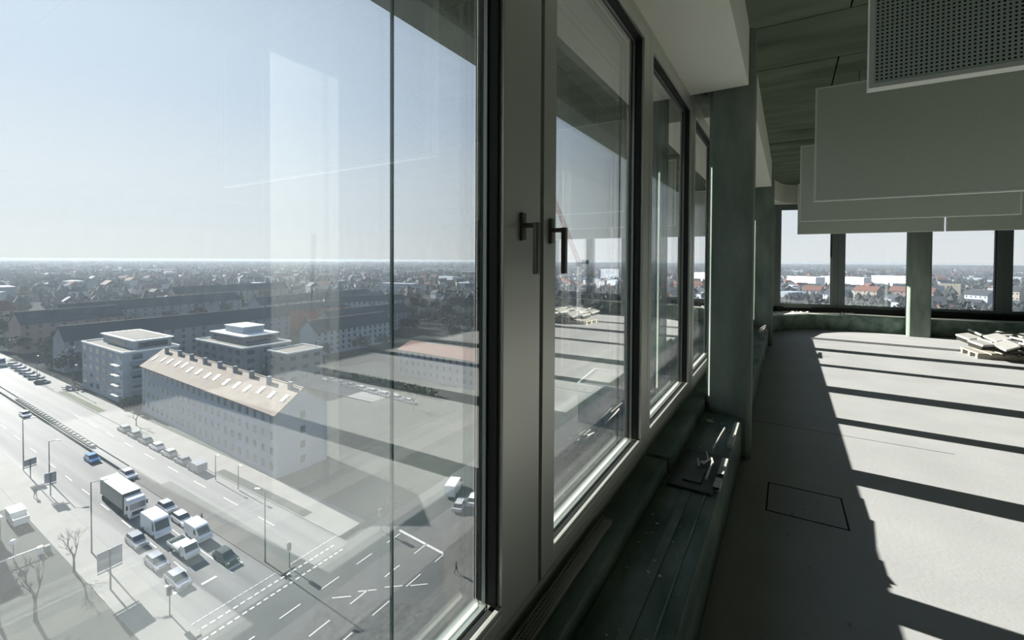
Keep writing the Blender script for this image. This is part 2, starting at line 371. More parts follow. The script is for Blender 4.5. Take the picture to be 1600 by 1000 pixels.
# far facets: travel P0->P1.. outwards must be on the left
for k in range(len(PL)-3):
    A, B = PL[k], PL[k+1]; L = (Vector(B)-Vector(A)).length
    w = 0.13 if k else 0.08
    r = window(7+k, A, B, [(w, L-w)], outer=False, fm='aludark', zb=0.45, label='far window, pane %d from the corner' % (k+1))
far_solid = MB(); far_solid.prism([PL[5], PL[6], PL[7], (15, 15.6), (8.1, 15.3), (5.35, 14.45)], 0.3, 3.3); struct(far_solid.build('wall_far_right', MT['concrete']), 'concrete wall right of the far windows')
# facade slab edges outside: overhang and lower ledge
ov = MB(); ov.box(-2.09, -1.84, -9, 16, 3.10, 3.70); ov.box(-1.84, -0.9, -9, 16, 3.36, 3.70); ov.box(-1.43, -1.33, -9, 16, 3.35, 3.36)
struct(ov.build('trim_7', MT['slab']), 'granular concrete roof overhang outside the windows')
lo = MB(); lo.box(-1.46, -0.9, -9, 11.6, -0.75, -0.445); struct(lo.build('trim_8', MT['slab']), 'slab edge outside below the windows')

# ------------------------------------------------------------------ acoustic baffles
def baffle_mesh(w, hgt, pitch):
    nx = int(w/pitch); nz = int(hgt/pitch); hs = 0.46
    verts = []; faces = []
    gx = [0.0]; gz = [0.0]
    mx_ = (w-nx*pitch)/2; mz_ = (hgt-nz*pitch)/2
    for i in range(nx): gx += [mx_+i*pitch+pitch*(1-hs)/2, mx_+i*pitch+pitch*(1+hs)/2]
    for i in range(nz): gz += [mz_+i*pitch+pitch*(1-hs)/2, mz_+i*pitch+pitch*(1+hs)/2]
    gx.append(w); gz.append(hgt)
    N = len(gx)
    for z in gz:
        for x in gx: verts.append((x, 0, z))
    for j in range(len(gz)-1):
        for i in range(N-1):
            if i % 2 and j % 2: continue
            a = j*N+i; faces.append((a, a+1, a+1+N, a+N))
    me = bpy.data.meshes.new('perforated_sheet'); me.from_pydata(verts, [], faces); me.materials.append(MT['baffle']); return me
BW, BH = 2.31, 1.13
sheet = baffle_mesh(BW-0.03, BH-0.03, 0.0128)
def baffle(x, y, zb, label, perf=False, w=None):
    BW = w or 2.31
    root = tag(empty('acoustic_baffle', (x, y, zb)), label, 'acoustic panel', 'acoustic baffles hanging under the ceiling')
    if perf:
        o = bpy.data.objects.new('perforated_sheet', sheet); COL.objects.link(o); o.parent = root; o.location = (0.015, 0.002, 0.015)
    else: MB().box(0.0155, BW-0.0155, 0.002, 0.008, 0.0155, BH-0.0155).build('face_sheet', MT['bface'], root)
    f = MB(); t = 0.05
    f.box(0, BW, 0, t, 0, 0.008); f.box(0, BW, 0, t, BH-0.008, BH); f.box(0, 0.008, 0, t, 0.008, BH-0.008); f.box(BW-0.008, BW, 0, t, 0.008, BH-0.008)
    f.box(0.008, BW-0.008, 0, 0.003, 0.008, 0.0155); f.box(0.008, BW-0.008, 0, 0.003, BH-0.0155, BH-0.008)
    f.box(0.008, 0.0155, 0, 0.003, 0.0155, BH-0.0155); f.box(BW-0.0155, BW-0.008, 0, 0.003, 0.0155, BH-0.0155)
    f.build('edge_frame', MT['bedge'], root)
    MB().box(0.009, BW-0.009, 0.012, 0.045, 0.009, BH-0.009).build('absorber_core', MT['fleece'], root)
    for xx in (0.35, BW-0.35): MB().tube((xx, 0.025, BH), (xx, 0.025, ZC-zb+0.001), 0.003, n=6).build('hanger', MT['steel'], root)
ZB = EYE+0.60
baffle(0.229, 1.99, ZB, 'nearest hanging acoustic panel with clearly visible perforations, top right', True)
baffle(0.209, 5.46, ZB, 'large blank looking hanging panel just behind the perforated one')
baffle(0.13, 8.02, ZB-0.01, 'third hanging panel, right end visible behind the large blank one')
baffle(0.16, 12.0, ZB, 'farthest hanging panel, left of the narrow gap before the far windows', w=2.44)
baffle(0.16+2.44+0.03, 12.0, ZB, 'farthest hanging panel, right of the narrow gap before the far windows')

# ------------------------------------------------------------------ small things along the front
gr = MB(); y0, y1 = 0.1, 1.93; xg0, xg1, zg = -0.702, -0.655, 0.440
rows, pit = 4, 0.011
n = int((y1-y0)/pit)
def gq(x0_, x1_, a, b): gr._add([(x0_, a, zg), (x1_, a, zg), (x1_, b, zg), (x0_, b, zg)], [(0, 1, 2, 3)])
cw = (xg1-xg0)/rows
for i in range(n):
    a = y0+i*pit
    for r_ in range(rows):
        x0_ = xg0+r_*cw; o_ = (pit/2 if r_ % 2 else 0)
        gq(x0_, x0_+cw*0.35, a+o_, a+o_+pit); gq(x0_+cw*0.35, x0_+cw, a+o_, a+o_+pit*0.4)
gr.box(xg1-0.001, xg1+0.003, y0, y1, 0.4245, zg+0.002); gr.box(xg0-0.003, xg0, y0, y1, 0.4245, zg+0.002)
gr.box(xg0, xg1, y1, y1+0.006, 0.4245, zg+0.001)
tag(gr.build('vent_grille', MT['grille']), 'long narrow perforated metal strip lying at the foot of the window frame', 'grille')
pl = MB(); pl.box(-0.565, -0.335, 2.60, 3.15, ZP+0.001, ZP+0.018); pl.box(-0.50, -0.40, 2.68, 2.85, ZP+0.018, ZP+0.026)
po = tag(pl.build('metal_plate', MT['plate'], bevel=0.002), 'dark metal cover plate lying on the plinth before the column', 'plate')
# sheet trim strips standing along the plinth edge, catching the sun
for a, b, lab in ((2.68, 2.80, 'short sunlit metal angle on the plinth edge, nearest the camera'), (2.86, 3.10, 'sunlit metal angle on the plinth edge, middle one'), (3.34, 3.84, 'longest sunlit metal angle on the plinth edge beside the column')):
    m = MB(); m.box(-0.338, -0.3065, a, b, ZP+0.0005, ZP+0.004); m.box(-0.3065, -0.3035, a, b, ZP+0.0005, ZP+0.023)
    m.box(-0.338, -0.3045, a, b, ZP+0.021, ZP+0.026)
    tag(m.build('metal_angle', MT['debris']), lab, 'metal strip', 'sunlit metal angles on the plinth edge')
m = MB(); m.tube((-0.40, 3.14, ZP+0.055), (-0.375, 3.55, ZP+0.062), 0.006, n=6); m.tube((-0.40, 3.14, ZP), (-0.40, 3.14, ZP+0.057), 0.005, n=6); m.tube((-0.375, 3.55, ZP), (-0.375, 3.55, ZP+0.064), 0.005, n=6)
tag(m.build('bent_wire', MT['debris']), 'thin bent metal rod standing on the plinth beside the angles', 'rod')
m = MB()
for a, b in (((-0.43, 2.92, ZP+0.036), (-0.385, 2.98, ZP+0.055)), ((-0.385, 2.98, ZP+0.055), (-0.365, 2.90, ZP+0.06)), ((-0.40, 2.96, ZP+0.05), (-0.42, 3.02, ZP+0.07)), ((-0.38, 2.72, ZP+0.036), (-0.375, 2.95, ZP+0.055)), ((-0.44, 2.87, ZP+0.036), (-0.46, 2.95, ZP+0.05))):
    m.tube(a, b, 0.007, 0.005, n=6)
m.ball((-0.43, 2.92, ZP+0.04), 0.018, 0.018, 0.012)
tag(m.build('cable_scrap', MT['debris'], smooth=False), 'tangled cable end and clamp poking out at the dark plate', 'cable')
m = MB(); m.box(-0.535, -0.49, 3.80, 3.86, ZP+0.0005, ZP+0.006, rot=Matrix.Rotation(0.4, 3, 'Z'))
tag(m.build('paper_scrap', MT['debris']), 'small pale scrap lying on the plinth at the foot of the column', 'scrap')
m = MB(); m.box(-0.43, -0.32, 9.05, 9.45, ZP+0.0005, ZP+0.045); m.tube((-0.36, 9.0, ZP+0.06), (-0.34, 9.6, ZP+0.06), 0.012, n=6); m.tube((-0.42, 9.2, ZP+0.045), (-0.33, 9.25, ZP+0.11), 0.012, n=6)
tag(m.build('cable_bundle', MT['debris']), 'bundle of pale scrap on the plinth before the second column', 'scrap')
for a, b, lab in ((0.05, 0.42, 'pale rag and cable end on the curved parapet, left'), (1.05, 1.3, 'pale cable ends on the curved parapet below the window post')):
    m = MB(); pts = []
    for i in range(9):
        x = a+(b-a)*i/8; yb = 12.45+0.38*max(x-0.1, 0)**0.7
        pts.append((x, yb+0.17+0.04*math.sin(i*2.1), 0.375+0.03*abs(math.sin(i*1.7))))
    for p, q in zip(pts, pts[1:]): m.tube(p, q, 0.014, 0.012, n=6)
    tag(m.build('cable_piece', MT['debris']), lab, 'cable')

# heap of crates / pallet boards in the sun
rp = random.Random(11)
pal = empty('slab_heap_base', (0, 0, 0)); bpy.data.objects.remove(pal)
def slabthing():
    root = empty('wooden_pallet', (0, 0, 0))
    for i in range(5): MB().box(-0.40+i*0.17, -0.40+i*0.17+0.13, -0.30, 0.30, 0.075, 0.095).build('board', MT['wood'], root)
    for yy in (-0.28, -0.03, 0.22): MB().box(-0.40, 0.41, yy, yy+0.07, 0.0, 0.073).build('bearer', MT['wood'], root)
    return root
def tile():
    root = empty('raised_floor_slab', (0, 0, 0))
    MB().box(-0.13, 0.13, -0.11, 0.11, 0.0625, 0.095).build('slab_top', MT['tile'], root, bevel=0.004)
    MB().box(-0.115, 0.115, -0.095, 0.095, 0.0, 0.062).build('gap_shade_block', MT['gapshade'], root)  # near-black filler, paints the shade of the gaps beneath the slabs
    return root
p0 = slabthing(); tag(p0, 'wooden pallet under the heap of pale slabs, left one', 'pallet', 'pallets under the slab heap')
p0.location = (3.05, 10.70, 0.0); p0.rotation_euler.z = 0.12
for k, (x, y) in enumerate(((3.95, 10.8), (4.85, 10.95))):
    copy_tree(p0, (x, y, 0), 0.12, 'wooden pallet under the heap of pale slabs, %s' % ('middle one' if k == 0 else 'right one'))
t0 = tile(); tag(t0, 'pale square slab leaning in the sunlit heap on the pallets', 'slab', 'pale slabs heaped on the pallets')
first = True
for row in range(4):
    for i in range(8):
        x = 2.72+i*0.31+(0.15 if row % 2 else 0)+rp.uniform(-.03, .03); y = 10.38+row*0.26+rp.uniform(-.03, .03)+0.03*i
        o = t0 if first else copy_tree(t0, (0, 0, 0))
        first = False
        o.location = (x, y, 0.15+0.04*rp.random()+0.03*row); o.rotation_euler = (rad(rp.uniform(6, 20)), rad(rp.uniform(-16, 16)), rad(40+rp.uniform(-12, 12)))

ROOM = {o.name for o in COL.objects}
# ================================================================== THE CITY BELOW
MT['asphalt'] = mat('asphalt', (0.105, 0.105, 0.107), 0.80, (0.175, 0.175, 0.172), 0.16, spec=0.2, stretch=(0.08, 3.2, 1))
MT['asphalt2'] = mat('dark_asphalt', (0.075, 0.08, 0.078), 0.9, (0.095, 0.10, 0.095), 0.2)
MT['pave'] = mat('pavement', (0.16, 0.16, 0.15), 0.9, (0.20, 0.195, 0.18), 0.3)
MT['median'] = mat('median_paving', (0.09, 0.086, 0.08), 0.9, (0.12, 0.115, 0.105), 0.5)
MT['kerb'] = mat('kerb_stone', (0.22, 0.22, 0.21), 0.9)
MT['paint'] = mat('road_paint', (0.5, 0.5, 0.48), 0.7)
MT['grass'] = mat('winter_grass', (0.022, 0.029, 0.024), 0.95, (0.040, 0.043, 0.037), 0.4)
MT['cityground'] = mat('city_ground', (0.025, 0.03, 0.028), 1.0, (0.08, 0.08, 0.075), 0.012, detail=9, contrast=(0.42, 0.66), spec=0.0)
MT['wallw'] = mat('pale_render', (0.27, 0.31, 0.355), 0.9, (0.30, 0.335, 0.375), 0.3)
MT['wallg'] = mat('grey_render', (0.16, 0.185, 0.215), 0.9, (0.20, 0.22, 0.245), 0.3)
MT['wallp'] = mat('rosy_render', (0.22, 0.17, 0.155), 0.9)
MT['wally'] = mat('cream_render', (0.27, 0.245, 0.20), 0.9)
MT['wallr'] = mat('brick_red_render', (0.22, 0.08, 0.055), 0.9)
MT['roofb'] = mat('beige_tiles', (0.18, 0.15, 0.12), 0.9, (0.24, 0.20, 0.165), 0.5)
MT['roofd'] = mat('dark_roof_tiles', (0.028, 0.034, 0.041), 0.85, (0.042, 0.05, 0.057), 0.5)
MT['roofr'] = mat('red_roof_tiles', (0.11, 0.055, 0.042), 0.9, (0.15, 0.075, 0.056), 0.5)
MT['roofg'] = mat('gravel_roof', (0.12, 0.115, 0.10), 0.95, (0.15, 0.145, 0.13), 0.6)
MT['white'] = mat('white_metal', (0.72, 0.72, 0.70), 0.5)
MT['win'] = mat('dark_window_glass', (0.03, 0.04, 0.05), 0.15, spec=0.6)
MT['skylight'] = mat('skylight_glass', (0.50, 0.52, 0.53), 0.12, spec=0.9)
MT['pole'] = mat('grey_pole', (0.10, 0.105, 0.11), 0.6)
MT['bark'] = mat('bark', (0.06, 0.055, 0.045), 0.95)
MT['twig'] = mat('bare_twigs', (0.044, 0.047, 0.044), 0.95, (0.03, 0.038, 0.036), 0.3)
MT['conifer'] = mat('conifer_green', (0.025, 0.045, 0.03), 0.95, (0.045, 0.06, 0.04), 0.4)
MT['hedge'] = mat('hedge_green', (0.04, 0.065, 0.03), 0.95, (0.08, 0.09, 0.05), 0.8)
MT['cloth'] = mat('dark_clothing', (0.03, 0.032, 0.035), 0.9)
MT['skin'] = mat('skin', (0.45, 0.29, 0.22), 0.7)
MT['tyre'] = mat('tyre', (0.02, 0.02, 0.02), 0.9)
MT['cobble'] = mat('cobbles', (0.055, 0.06, 0.055), 0.9, (0.10, 0.105, 0.098), 1.6, stretch=(1, 1, 1))
MT['signback'] = mat('sign_back', (0.28, 0.29, 0.31), 0.6)
MT['teal'] = mat('bluish_cladding', (0.10, 0.17, 0.21), 0.7)
MT['orange'] = mat('crane_red', (0.42, 0.13, 0.10), 0.7)
paint_cache = {}
def paint(c):
    if c not in paint_cache: paint_cache[c] = mat('car_paint', c, 0.25, spec=0.6)
    return paint_cache[c]
SK = 0.07                                     # the avenue is skewed a little to the facade normal
def RP(s, t, z=0.0): return (-60.0-s, t+SK*s, GZ+z)
RA = -math.atan(SK)                            # heading of traffic coming towards the tower
def strip(name, m, s0, s1, t0, t1, z0, z1, label=None, tt=None):
    t2, t3 = tt if tt else (t0, t1)
    o = MB().prism([RP(s0, t0)[:2], RP(s0, t1)[:2], RP(s1, t3)[:2], RP(s1, t2)[:2]], GZ+z0, GZ+z1).build(name, m)
    return struct(o, label)
MB_g = MB(); MB_g.prism([(9000*math.cos(a*math.pi/24), 9000*math.sin(a*math.pi/24)) for a in range(48)], GZ-3, GZ-0.30)
CG = struct(MB_g.build('city_ground', MT['cityground']), 'distant city ground reaching to the horizon')
road = strip('avenue', MT['asphalt'], -0.5, 330, 31.0, 42.3, -0.3, 0.0, 'multi lane avenue running away from the tower')
strip('avenue_far_side', MT['asphalt'], -0.5, 330, 44.6, 53.0, -0.3, 0.0, 'far carriageway of the avenue')
med = strip('median_strip', MT['median'], 1.5, 62, 42.3, 44.6, -0.3, 0.10, 'paved median between the carriageways')
strip('median_strip', MT['kerb'], 62, 330, 42.9, 44.2, -0.3, 0.06, 'narrow pale median farther up the avenue')
strip('turn_lane', MT['asphalt2'], -0.4, 47, 43.2, 46.4, -0.3, 0.02, 'darker asphalt patch beside the median')
strip('sidewalk', MT['pave'], 0, 400, 26.5, 31.0, -0.3, 0.13, 'pavement on the near side of the avenue')
strip('sidewalk', MT['pave'], 2, 330, 53.0, 58.6, -0.3, 0.13, 'pavement on the far side of the avenue')
strip('verge', MT['grass'], 12, 43, 53.2, 55.0, -0.3, 0.16, 'brown grass verge beyond the parked cars')
strip('verge', MT['hedge'], 112, 150, 53.4, 55.2, -0.3, 0.16, 'grass verge far up the avenue')
strip('lawn', MT['grass'], -6, 60, 4, 26.5, -0.3, 0.10, 'winter lawn at the near corner')
strip('lawn', MT['pave'], 60, 400, 5, 26.5, -0.3, 0.08, 'pale yard left of the avenue')
strip('plaza', MT['grass'], 3, 30, 58.6, 72, -0.3, 0.09, 'lawn before the gable end')
strip('lawn', MT['grass'], 30, 110, 57.0, 60.2, -0.3, 0.12, 'shaded front gardens of the long house')
# crossing street
struct(MB().prism([(-60, -30), (-33, -30), (-33, 150), (-60, 150)], GZ-0.3, GZ-0.005).build('cross_street', MT['asphalt2']), 'dark junction and crossing street below')
struct(MB().prism([(-48, 30), (-33, 30), (-33, 50), (-52, 44)], GZ-0.3, GZ+0.012).build('tram_paving', MT['cobble']), 'cobbled band in the junction')
struct(MB().prism([(-190, 112), (-112, 109), (-112, 121), (-190, 123)], GZ-0.3, GZ+0.01).build('side_street', MT['asphalt']), 'side street with parked cars')
struct(MB().prism([(-190, 74), (-60, 66), (-60, 150), (-112, 132), (-112, 108), (-190, 111)], GZ-0.3, GZ+0.02).build('courtyard', MT['grass']), 'green courtyard behind the long house')
struct(MB().prism([(-33, 44), (-20, 44), (-20, 110), (-46, 110), (-48, 62)], GZ-0.3, GZ+0.10).build('sidewalk', MT['median']), 'corner pavement beyond the junction')
# road markings: flat paint
def dash(p, q, w, name='lane_dash', parent=road):
    a = Vector((*p, 0)); b = Vector((*q, 0)); d = (b-a).normalized(); n = Vector((-d.y, d.x, 0))*w/2
    MB().prism([tuple((a-n)[:2]), tuple((b-n)[:2]), tuple((b+n)[:2]), tuple((a+n)[:2])], GZ+0.0, GZ+0.03).build(name, MT['paint'], parent)
for X in (-60.9, -58.9):
    for i in range(22): dash((X, 30.6+i*0.95), (X, 31.2+i*0.95), 0.28, 'crossing_dash')
for i in range(30): dash((-62.6, 31.0+i*0.75), (-62.6, 31.6+i*0.75), 0.16, 'crossing_dash')
for i in range(5):
    for X in (-54.2, -48.6, -44.6): dash((X+0.02*i, 31+i*6.2), (X+0.02*i, 34+i*6.2), 0.20)
for i, (x, y) in enumerate(((-51.5, 43), (-49.5, 45.6), (-47, 48.0), (-44.2, 50))): dash((x, y), (x+1.9, y+1.5), 0.2)
for s0 in (10.5, 13): dash(RP(s0, 32.2)[:2], RP(s0, 33.9)[:2], 0.55, 'stop_line')
for t in (36.6, 40.3): dash(RP(9.2, t-1.4)[:2], RP(9.2, t+0.6)[:2], 0.5, 'stop_line')
for i in range(6): dash(RP(14+i*10, 35.3)[:2], RP(18+i*10, 35.3)[:2], 0.14)
for t in (38.85,): dash(RP(8, t)[:2], RP(58, t)[:2], 0.16, 'lane_line')
for i in range(9): dash(RP(14+i*12, 49.0)[:2], RP(19+i*12, 49.0)[:2], 0.15)
for i in range(6): dash(RP(75+i*14, 35.3)[:2], RP(80+i*14, 35.3)[:2], 0.15)
dash((-54.9, 59.5), (-41.5, 57.6), 0.45, 'stop_line')
# low fence on the median: pale posts
mf = tag(empty('median_fence', RP(82, 43.6)), 'low fence of pale blocks along the median up the avenue', 'fence')
for i in range(26):
    MB().box(-0.75, 0.75, -0.3, 0.3, 0.0, 0.65).build('pale_block', MT['kerb'], mf, loc=(-i*2.6+0.0, 0.0+i*2.6*SK*1.0, 0))
r = MB(); r.prism([(0.5, -0.55), (0.5, -0.4), (-66, 4.2), (-66, 4.05)], 0.02, 0.5); r.prism([(0.5, 0.5), (0.5, 0.65), (-66, 5.25), (-66, 5.1)], 0.02, 0.5); r.build('rail', MT['median'], mf)

# ------------------------------------------------------------------ vehicles
def car_mesh(L=4.4, w=1.8, hh=1.45, kind='hatch', body=(0.3, 0.3, 0.3), label='', name='car'):
    root = empty(name)
    prof = {'hatch': [(-L/2, .35), (-L/2, .85), (-L/2+.15, .95), (L/2-1.25, .92), (L/2-.12, .72), (L/2, .5), (L/2, .3), (-L/2, .3)]}
    b = MB()
    P = [(L/2, .30), (L/2+.02, .55), (L/2-.15, .74), (L/2-1.15, .92), (-L/2+.35, .96), (-L/2+.02, .86), (-L/2, .30)]
    nP = len(P)
    # lofted body, slightly narrower on top
    vs = []
    for sgn in (-1, 1):
        for x, z in P: vs.append((x, sgn*(w/2-(0.06 if z > .8 else 0)), z))
    fs = [tuple(range(nP)), tuple(range(2*nP-1, nP-1, -1))] + [(i, (i+1) % nP, nP+(i+1) % nP, nP+i) for i in range(nP)]
    b._add(vs, fs)
    b.build('body', paint(body), root)
    g = MB(); xb, xf = -L/2+.25, L/2-1.05
    lo_ = [(xf, w/2-.10), (xb, w/2-.10)]; tx0, tx1 = xb+.45, xf-.75
    if kind == 'estate': tx0 = xb+.2
    v2 = [(xf, -w/2+.10, .90), (xf, w/2-.10, .90), (xb, w/2-.10, .93), (xb, -w/2+.10, .93), (tx1, -w/2+.25, hh-.04), (tx1, w/2-.25, hh-.04), (tx0, w/2-.25, hh-.04), (tx0, -w/2+.25, hh-.04)]
    g._add(v2, [(0, 1, 5, 4), (1, 2, 6, 5), (2, 3, 7, 6), (3, 0, 4, 7), (4, 5, 6, 7)]); g.build('cabin_glass', MT['win'], root)
    rf = MB(); rf.box(tx0+.02, tx1-.02, -w/2+.24, w/2-.24, hh-.05, hh); rf.build('roof', paint(body), root)
    for sx in (L/2-.85, -L/2+.8):
        for sy in (-1, 1):
            MB().tube((sx, sy*(w/2-.2), .31), (sx, sy*(w/2+.01), .31), .31, n=10).build('wheel', MT['tyre'], root)
    for sy in (-1, 1): MB().box(L/2-.06, L/2+.03, sy*(w/2-.22)-.16, sy*(w/2-.22)+.16, .55, .70).build('headlamp', MT['skylight'], root)
    tag(root, label, 'car')
    return root
def van_mesh(L, w, hh, body, label, name='van', cabx=1.5):
    root = empty(name)
    b = MB(); P = [(L/2, .35), (L/2, 1.0), (L/2-.35, 1.2), (L/2-cabx, hh-.08), (L/2-cabx-.3, hh), (-L/2+.08, hh), (-L/2, hh-.1), (-L/2, .35)]
    n_ = len(P); vs = [(x, -w/2, z) for x, z in P] + [(x, w/2, z) for x, z in P]
    b._add(vs, [tuple(range(n_)), tuple(range(2*n_-1, n_-1, -1))] + [(i, (i+1) % n_, n_+(i+1) % n_, n_+i) for i in range(n_)])
    b.build('body', paint(body), root)
    k = (hh-.08-1.2)/(cabx-.35); g = MB()
    def pt(f, y): return (L/2-.35-f*(cabx-.35)+.012, y, 1.2+f*(hh-.08-1.2)+.012)
    g._add([pt(.05, -w/2+.12), pt(.05, w/2-.12), pt(.85, w/2-.18), pt(.85, -w/2+.18)], [(0, 1, 2, 3)]); g.build('windscreen', MT['win'], root)
    for sy in (-1, 1):
        MB().box(L/2-cabx-.45, L/2-cabx+.35, sy*(w/2+.004)-.006, sy*(w/2+.004)+.006, 1.2, hh-.35).build('side_window', MT['win'], root)
        MB().box(L/2-.03, L/2+.02, sy*(w/2-.28)-.2, sy*(w/2-.28)+.2, .75, .95).build('headlamp', MT['skylight'], root)
    for sx in (L/2-.9, -L/2+1.0):
        for sy in (-1, 1): MB().tube((sx, sy*(w/2-.22), .36), (sx, sy*(w/2+.01), .36), .36, n=10).build('wheel', MT['tyre'], root)
    return tag(root, label, 'van')
def put(o, x, y, rz=RA): o.location = (x, y, GZ); o.rotation_euler.z = rz; return o
GREY = (0.26, 0.28, 0.31); DK = (0.035, 0.05, 0.05); WHT = (0.72, 0.73, 0.73); SIL = (0.42, 0.44, 0.44); BLU = (0.03, 0.17, 0.38)
put(car_mesh(body=BLU, label='blue car driving alone up ahead of the truck'), -132.6, 46.0)
put(car_mesh(body=GREY, label='grey car queueing in the kerb lane, rear one', kind='estate'), -88.0, 36.0)
put(car_mesh(body=GREY, label='grey car queueing in the kerb lane, middle one'), -79.3, 34.9)
put(car_mesh(body=(0.30, 0.31, 0.34), label='grey car at the stop line of the kerb lane, foremost'), -72.4, 34.4)
put(car_mesh(body=SIL, label='silver car with dark glass behind the white saloon', kind='hatch'), -95.3, 43.6)
put(car_mesh(body=WHT, label='white saloon directly behind the white van', kind='hatch', L=4.6), -88.8, 42.9)
put(van_mesh(5.2, 1.95, 2.3, WHT, 'white high roof van in front of the white saloon'), -81.6, 41.8)
put(car_mesh(body=DK, label='dark car waiting first beside the median'), -71.8, 40.6)
put(car_mesh(body=WHT, label='white car half hidden behind the truck trailer'), -116.5, 46.3)
put(car_mesh(body=WHT, label='white car far up the avenue beside the median fence'), -186.0, 49.6)
put(van_mesh(6.0, 2.2, 2.9, (0.60, 0.64, 0.70), 'bluish white delivery van right in front of the truck', cabx=1.1), -89.2, 39.2)
# lorry
def truck():
    root = empty('lorry')
    b = MB(); b.box(-13.2, -2.6, -1.27, 1.27, 1.15, 3.9); b.build('box_body', paint((0.04, 0.07, 0.065)), root)
    MB().box(-13.25, -2.55, -1.3, 1.3, 3.9, 3.98).build('box_roof', MT['white'], root)
    c = MB(); P = [(0, .5), (0.05, 1.5), (-.12, 2.9), (-.5, 3.35), (-2.1, 3.5), (-2.1, .5)]; n_ = len(P)
    vs = [(x, -1.22, z) for x, z in P] + [(x, 1.22, z) for x, z in P]
    c._add(vs, [tuple(range(n_)), tuple(range(2*n_-1, n_-1, -1))] + [(i, (i+1) % n_, n_+(i+1) % n_, n_+i) for i in range(n_)])
    c.build('cab', paint((0.50, 0.53, 0.55)), root)
    MB()._add or None
    g = MB(); g._add([(.07, -1.1, 1.75), (.07, 1.1, 1.75), (-.1, 1.1, 2.75), (-.1, -1.1, 2.75)], [(0, 1, 2, 3)]); g.build('windscreen', MT['win'], root)
    MB().box(.01, .09, -.8, .8, .75, 1.4).build('grille', MT['tyre'], root)
    MB().box(-.1, .12, -1.2, 1.2, .35, .65).build('bumper', paint((0.34, 0.37, 0.38)), root)
    MB().box(-.75, -.35, -1.15, 1.15, 2.95, 3.1).build('sun_visor', MT['win'], root)
    for sy in (-1, 1): MB().box(-.35, -.15, sy*1.42-.1, sy*1.42+.1, 1.9, 2.6).build('mirror', MT['tyre'], root)
    for sx in (-1.0, -3.9, -9.6, -10.9, -12.1):
        for sy in (-1, 1): MB().tube((sx, sy*.9, .5), (sx, sy*1.24, .5), .5, n=10).build('wheel', MT['tyre'], root)
    MB().box(-13, -.3, -.45, .45, .6, 1.15).build('chassis', MT['tyre'], root)
    return tag(root, 'long lorry with white roofed dark green box body', 'lorry')
put(truck(), -96.6, 39.7)
def flatbed():
    root = empty('flatbed_truck')
    MB().box(-4.2, -.2, -1.05, 1.05, .75, .95).build('bed', paint((0.10, 0.15, 0.13)), root)
    s = MB(); s.box(-4.2, -.2, -1.1, -1.02, .9, 1.3); s.box(-4.2, -.2, 1.02, 1.1, .9, 1.3); s.box(-4.25, -4.17, -1.1, 1.1, .9, 1.3); s.box(-.25, -.15, -1.1, 1.1, .9, 1.6); s.build('side_boards', paint((0.42, 0.45, 0.42)), root)
    MB().box(-2.6, -.9, -.95, .95, .95, 1.35).build('white_cover', MT['white'], root)
    c = MB(); P = [(1.9, .45), (1.95, .95), (1.55, 1.15), (.9, 2.0), (-.05, 2.05), (-.1, .45)]; n_ = len(P)
    vs = [(x, -.95, z) for x, z in P] + [(x, .95, z) for x, z in P]
    c._add(vs, [tuple(range(n_)), tuple(range(2*n_-1, n_-1, -1))] + [(i, (i+1) % n_, n_+(i+1) % n_, n_+i) for i in range(n_)])
    c.build('cab', MT['white'], root)
    g = MB(); g._add([(1.52, -.85, 1.23), (1.52, .85, 1.23), (.97, .8, 1.93), (.97, -.8, 1.93)], [(0, 1, 2, 3)]); g.build('windscreen', MT['win'], root)
    for sx in (1.1, -3.1):
        for sy in (-1, 1): MB().tube((sx, sy*.75, .36), (sx, sy*.98, .36), .36, n=10).build('wheel', MT['tyre'], root)
    return tag(root, 'flatbed truck with white cover on its bed, in front of the delivery van', 'truck')
put(flatbed(), -78.0, 38.4)
pk = None
cols = [(0.36, 0.37, 0.38), GREY, (0.2, 0.22, 0.23), WHT, SIL, (0.24, 0.27, 0.29), DK]
for i in range(7):
    f = i/6; x, y = -148.7+41*f, 58.3-3.3*f
    nm = ['first', 'second', 'third', 'fourth', 'fifth', 'sixth', 'last'][i]
    if i == 6: put(van_mesh(4.9, 1.9, 1.95, GREY, 'grey van parked last in the kerbside row before the long house'), x, y, RA+math.pi)
    else: put(car_mesh(body=cols[i], label='parked car, %s from the far end of the kerbside row before the long house' % nm), x, y, RA+math.pi)
base = None
for i in range(6):
    x, y = -277+i*7.4, 70.8-i*0.75
    if base is None: base = put(car_mesh(body=(0.55, 0.56, 0.56), label='small pale car parked in the far row up the avenue'), x, y, RA+0.9); base['group'] = 'cars parked far up the avenue'
    else: copy_tree(base, (x, y, GZ), RA+0.9)
put(car_mesh(body=DK, label='dark car parked alone at the end of the far row'), -229, 65.6, RA+0.6)
put(van_mesh(8, 2.4, 3.2, WHT, 'white box lorry at the left edge far up the avenue', name='box_lorry'), -283, 68, RA)
base = None
for i in range(8):
    x, y = -143+i*6.0, 119.5-i*0.75
    if base is None: base = put(car_mesh(body=(0.33, 0.34, 0.35), label='grey car parked in the side street behind the long house'), x, y, -0.1); base['group'] = 'cars parked in the side street'
    else: copy_tree(base, (x, y, GZ), -0.1)
put(van_mesh(5.4, 2.0, 2.4, WHT, 'white van parked beyond the junction, largest of its group'), -55.0, 74.8, 1.9)
put(car_mesh(body=WHT, label='white car parked beyond the junction, nearest the window edge'), -49.5, 73.5, 1.9)
put(car_mesh(body=SIL, label='silver car parked beyond the junction, in front of the white ones'), -50.5, 70.6, 1.9)
put(car_mesh(body=WHT, label='white car parked beyond the junction, rearmost'), -50.8, 79.0, 1.9)

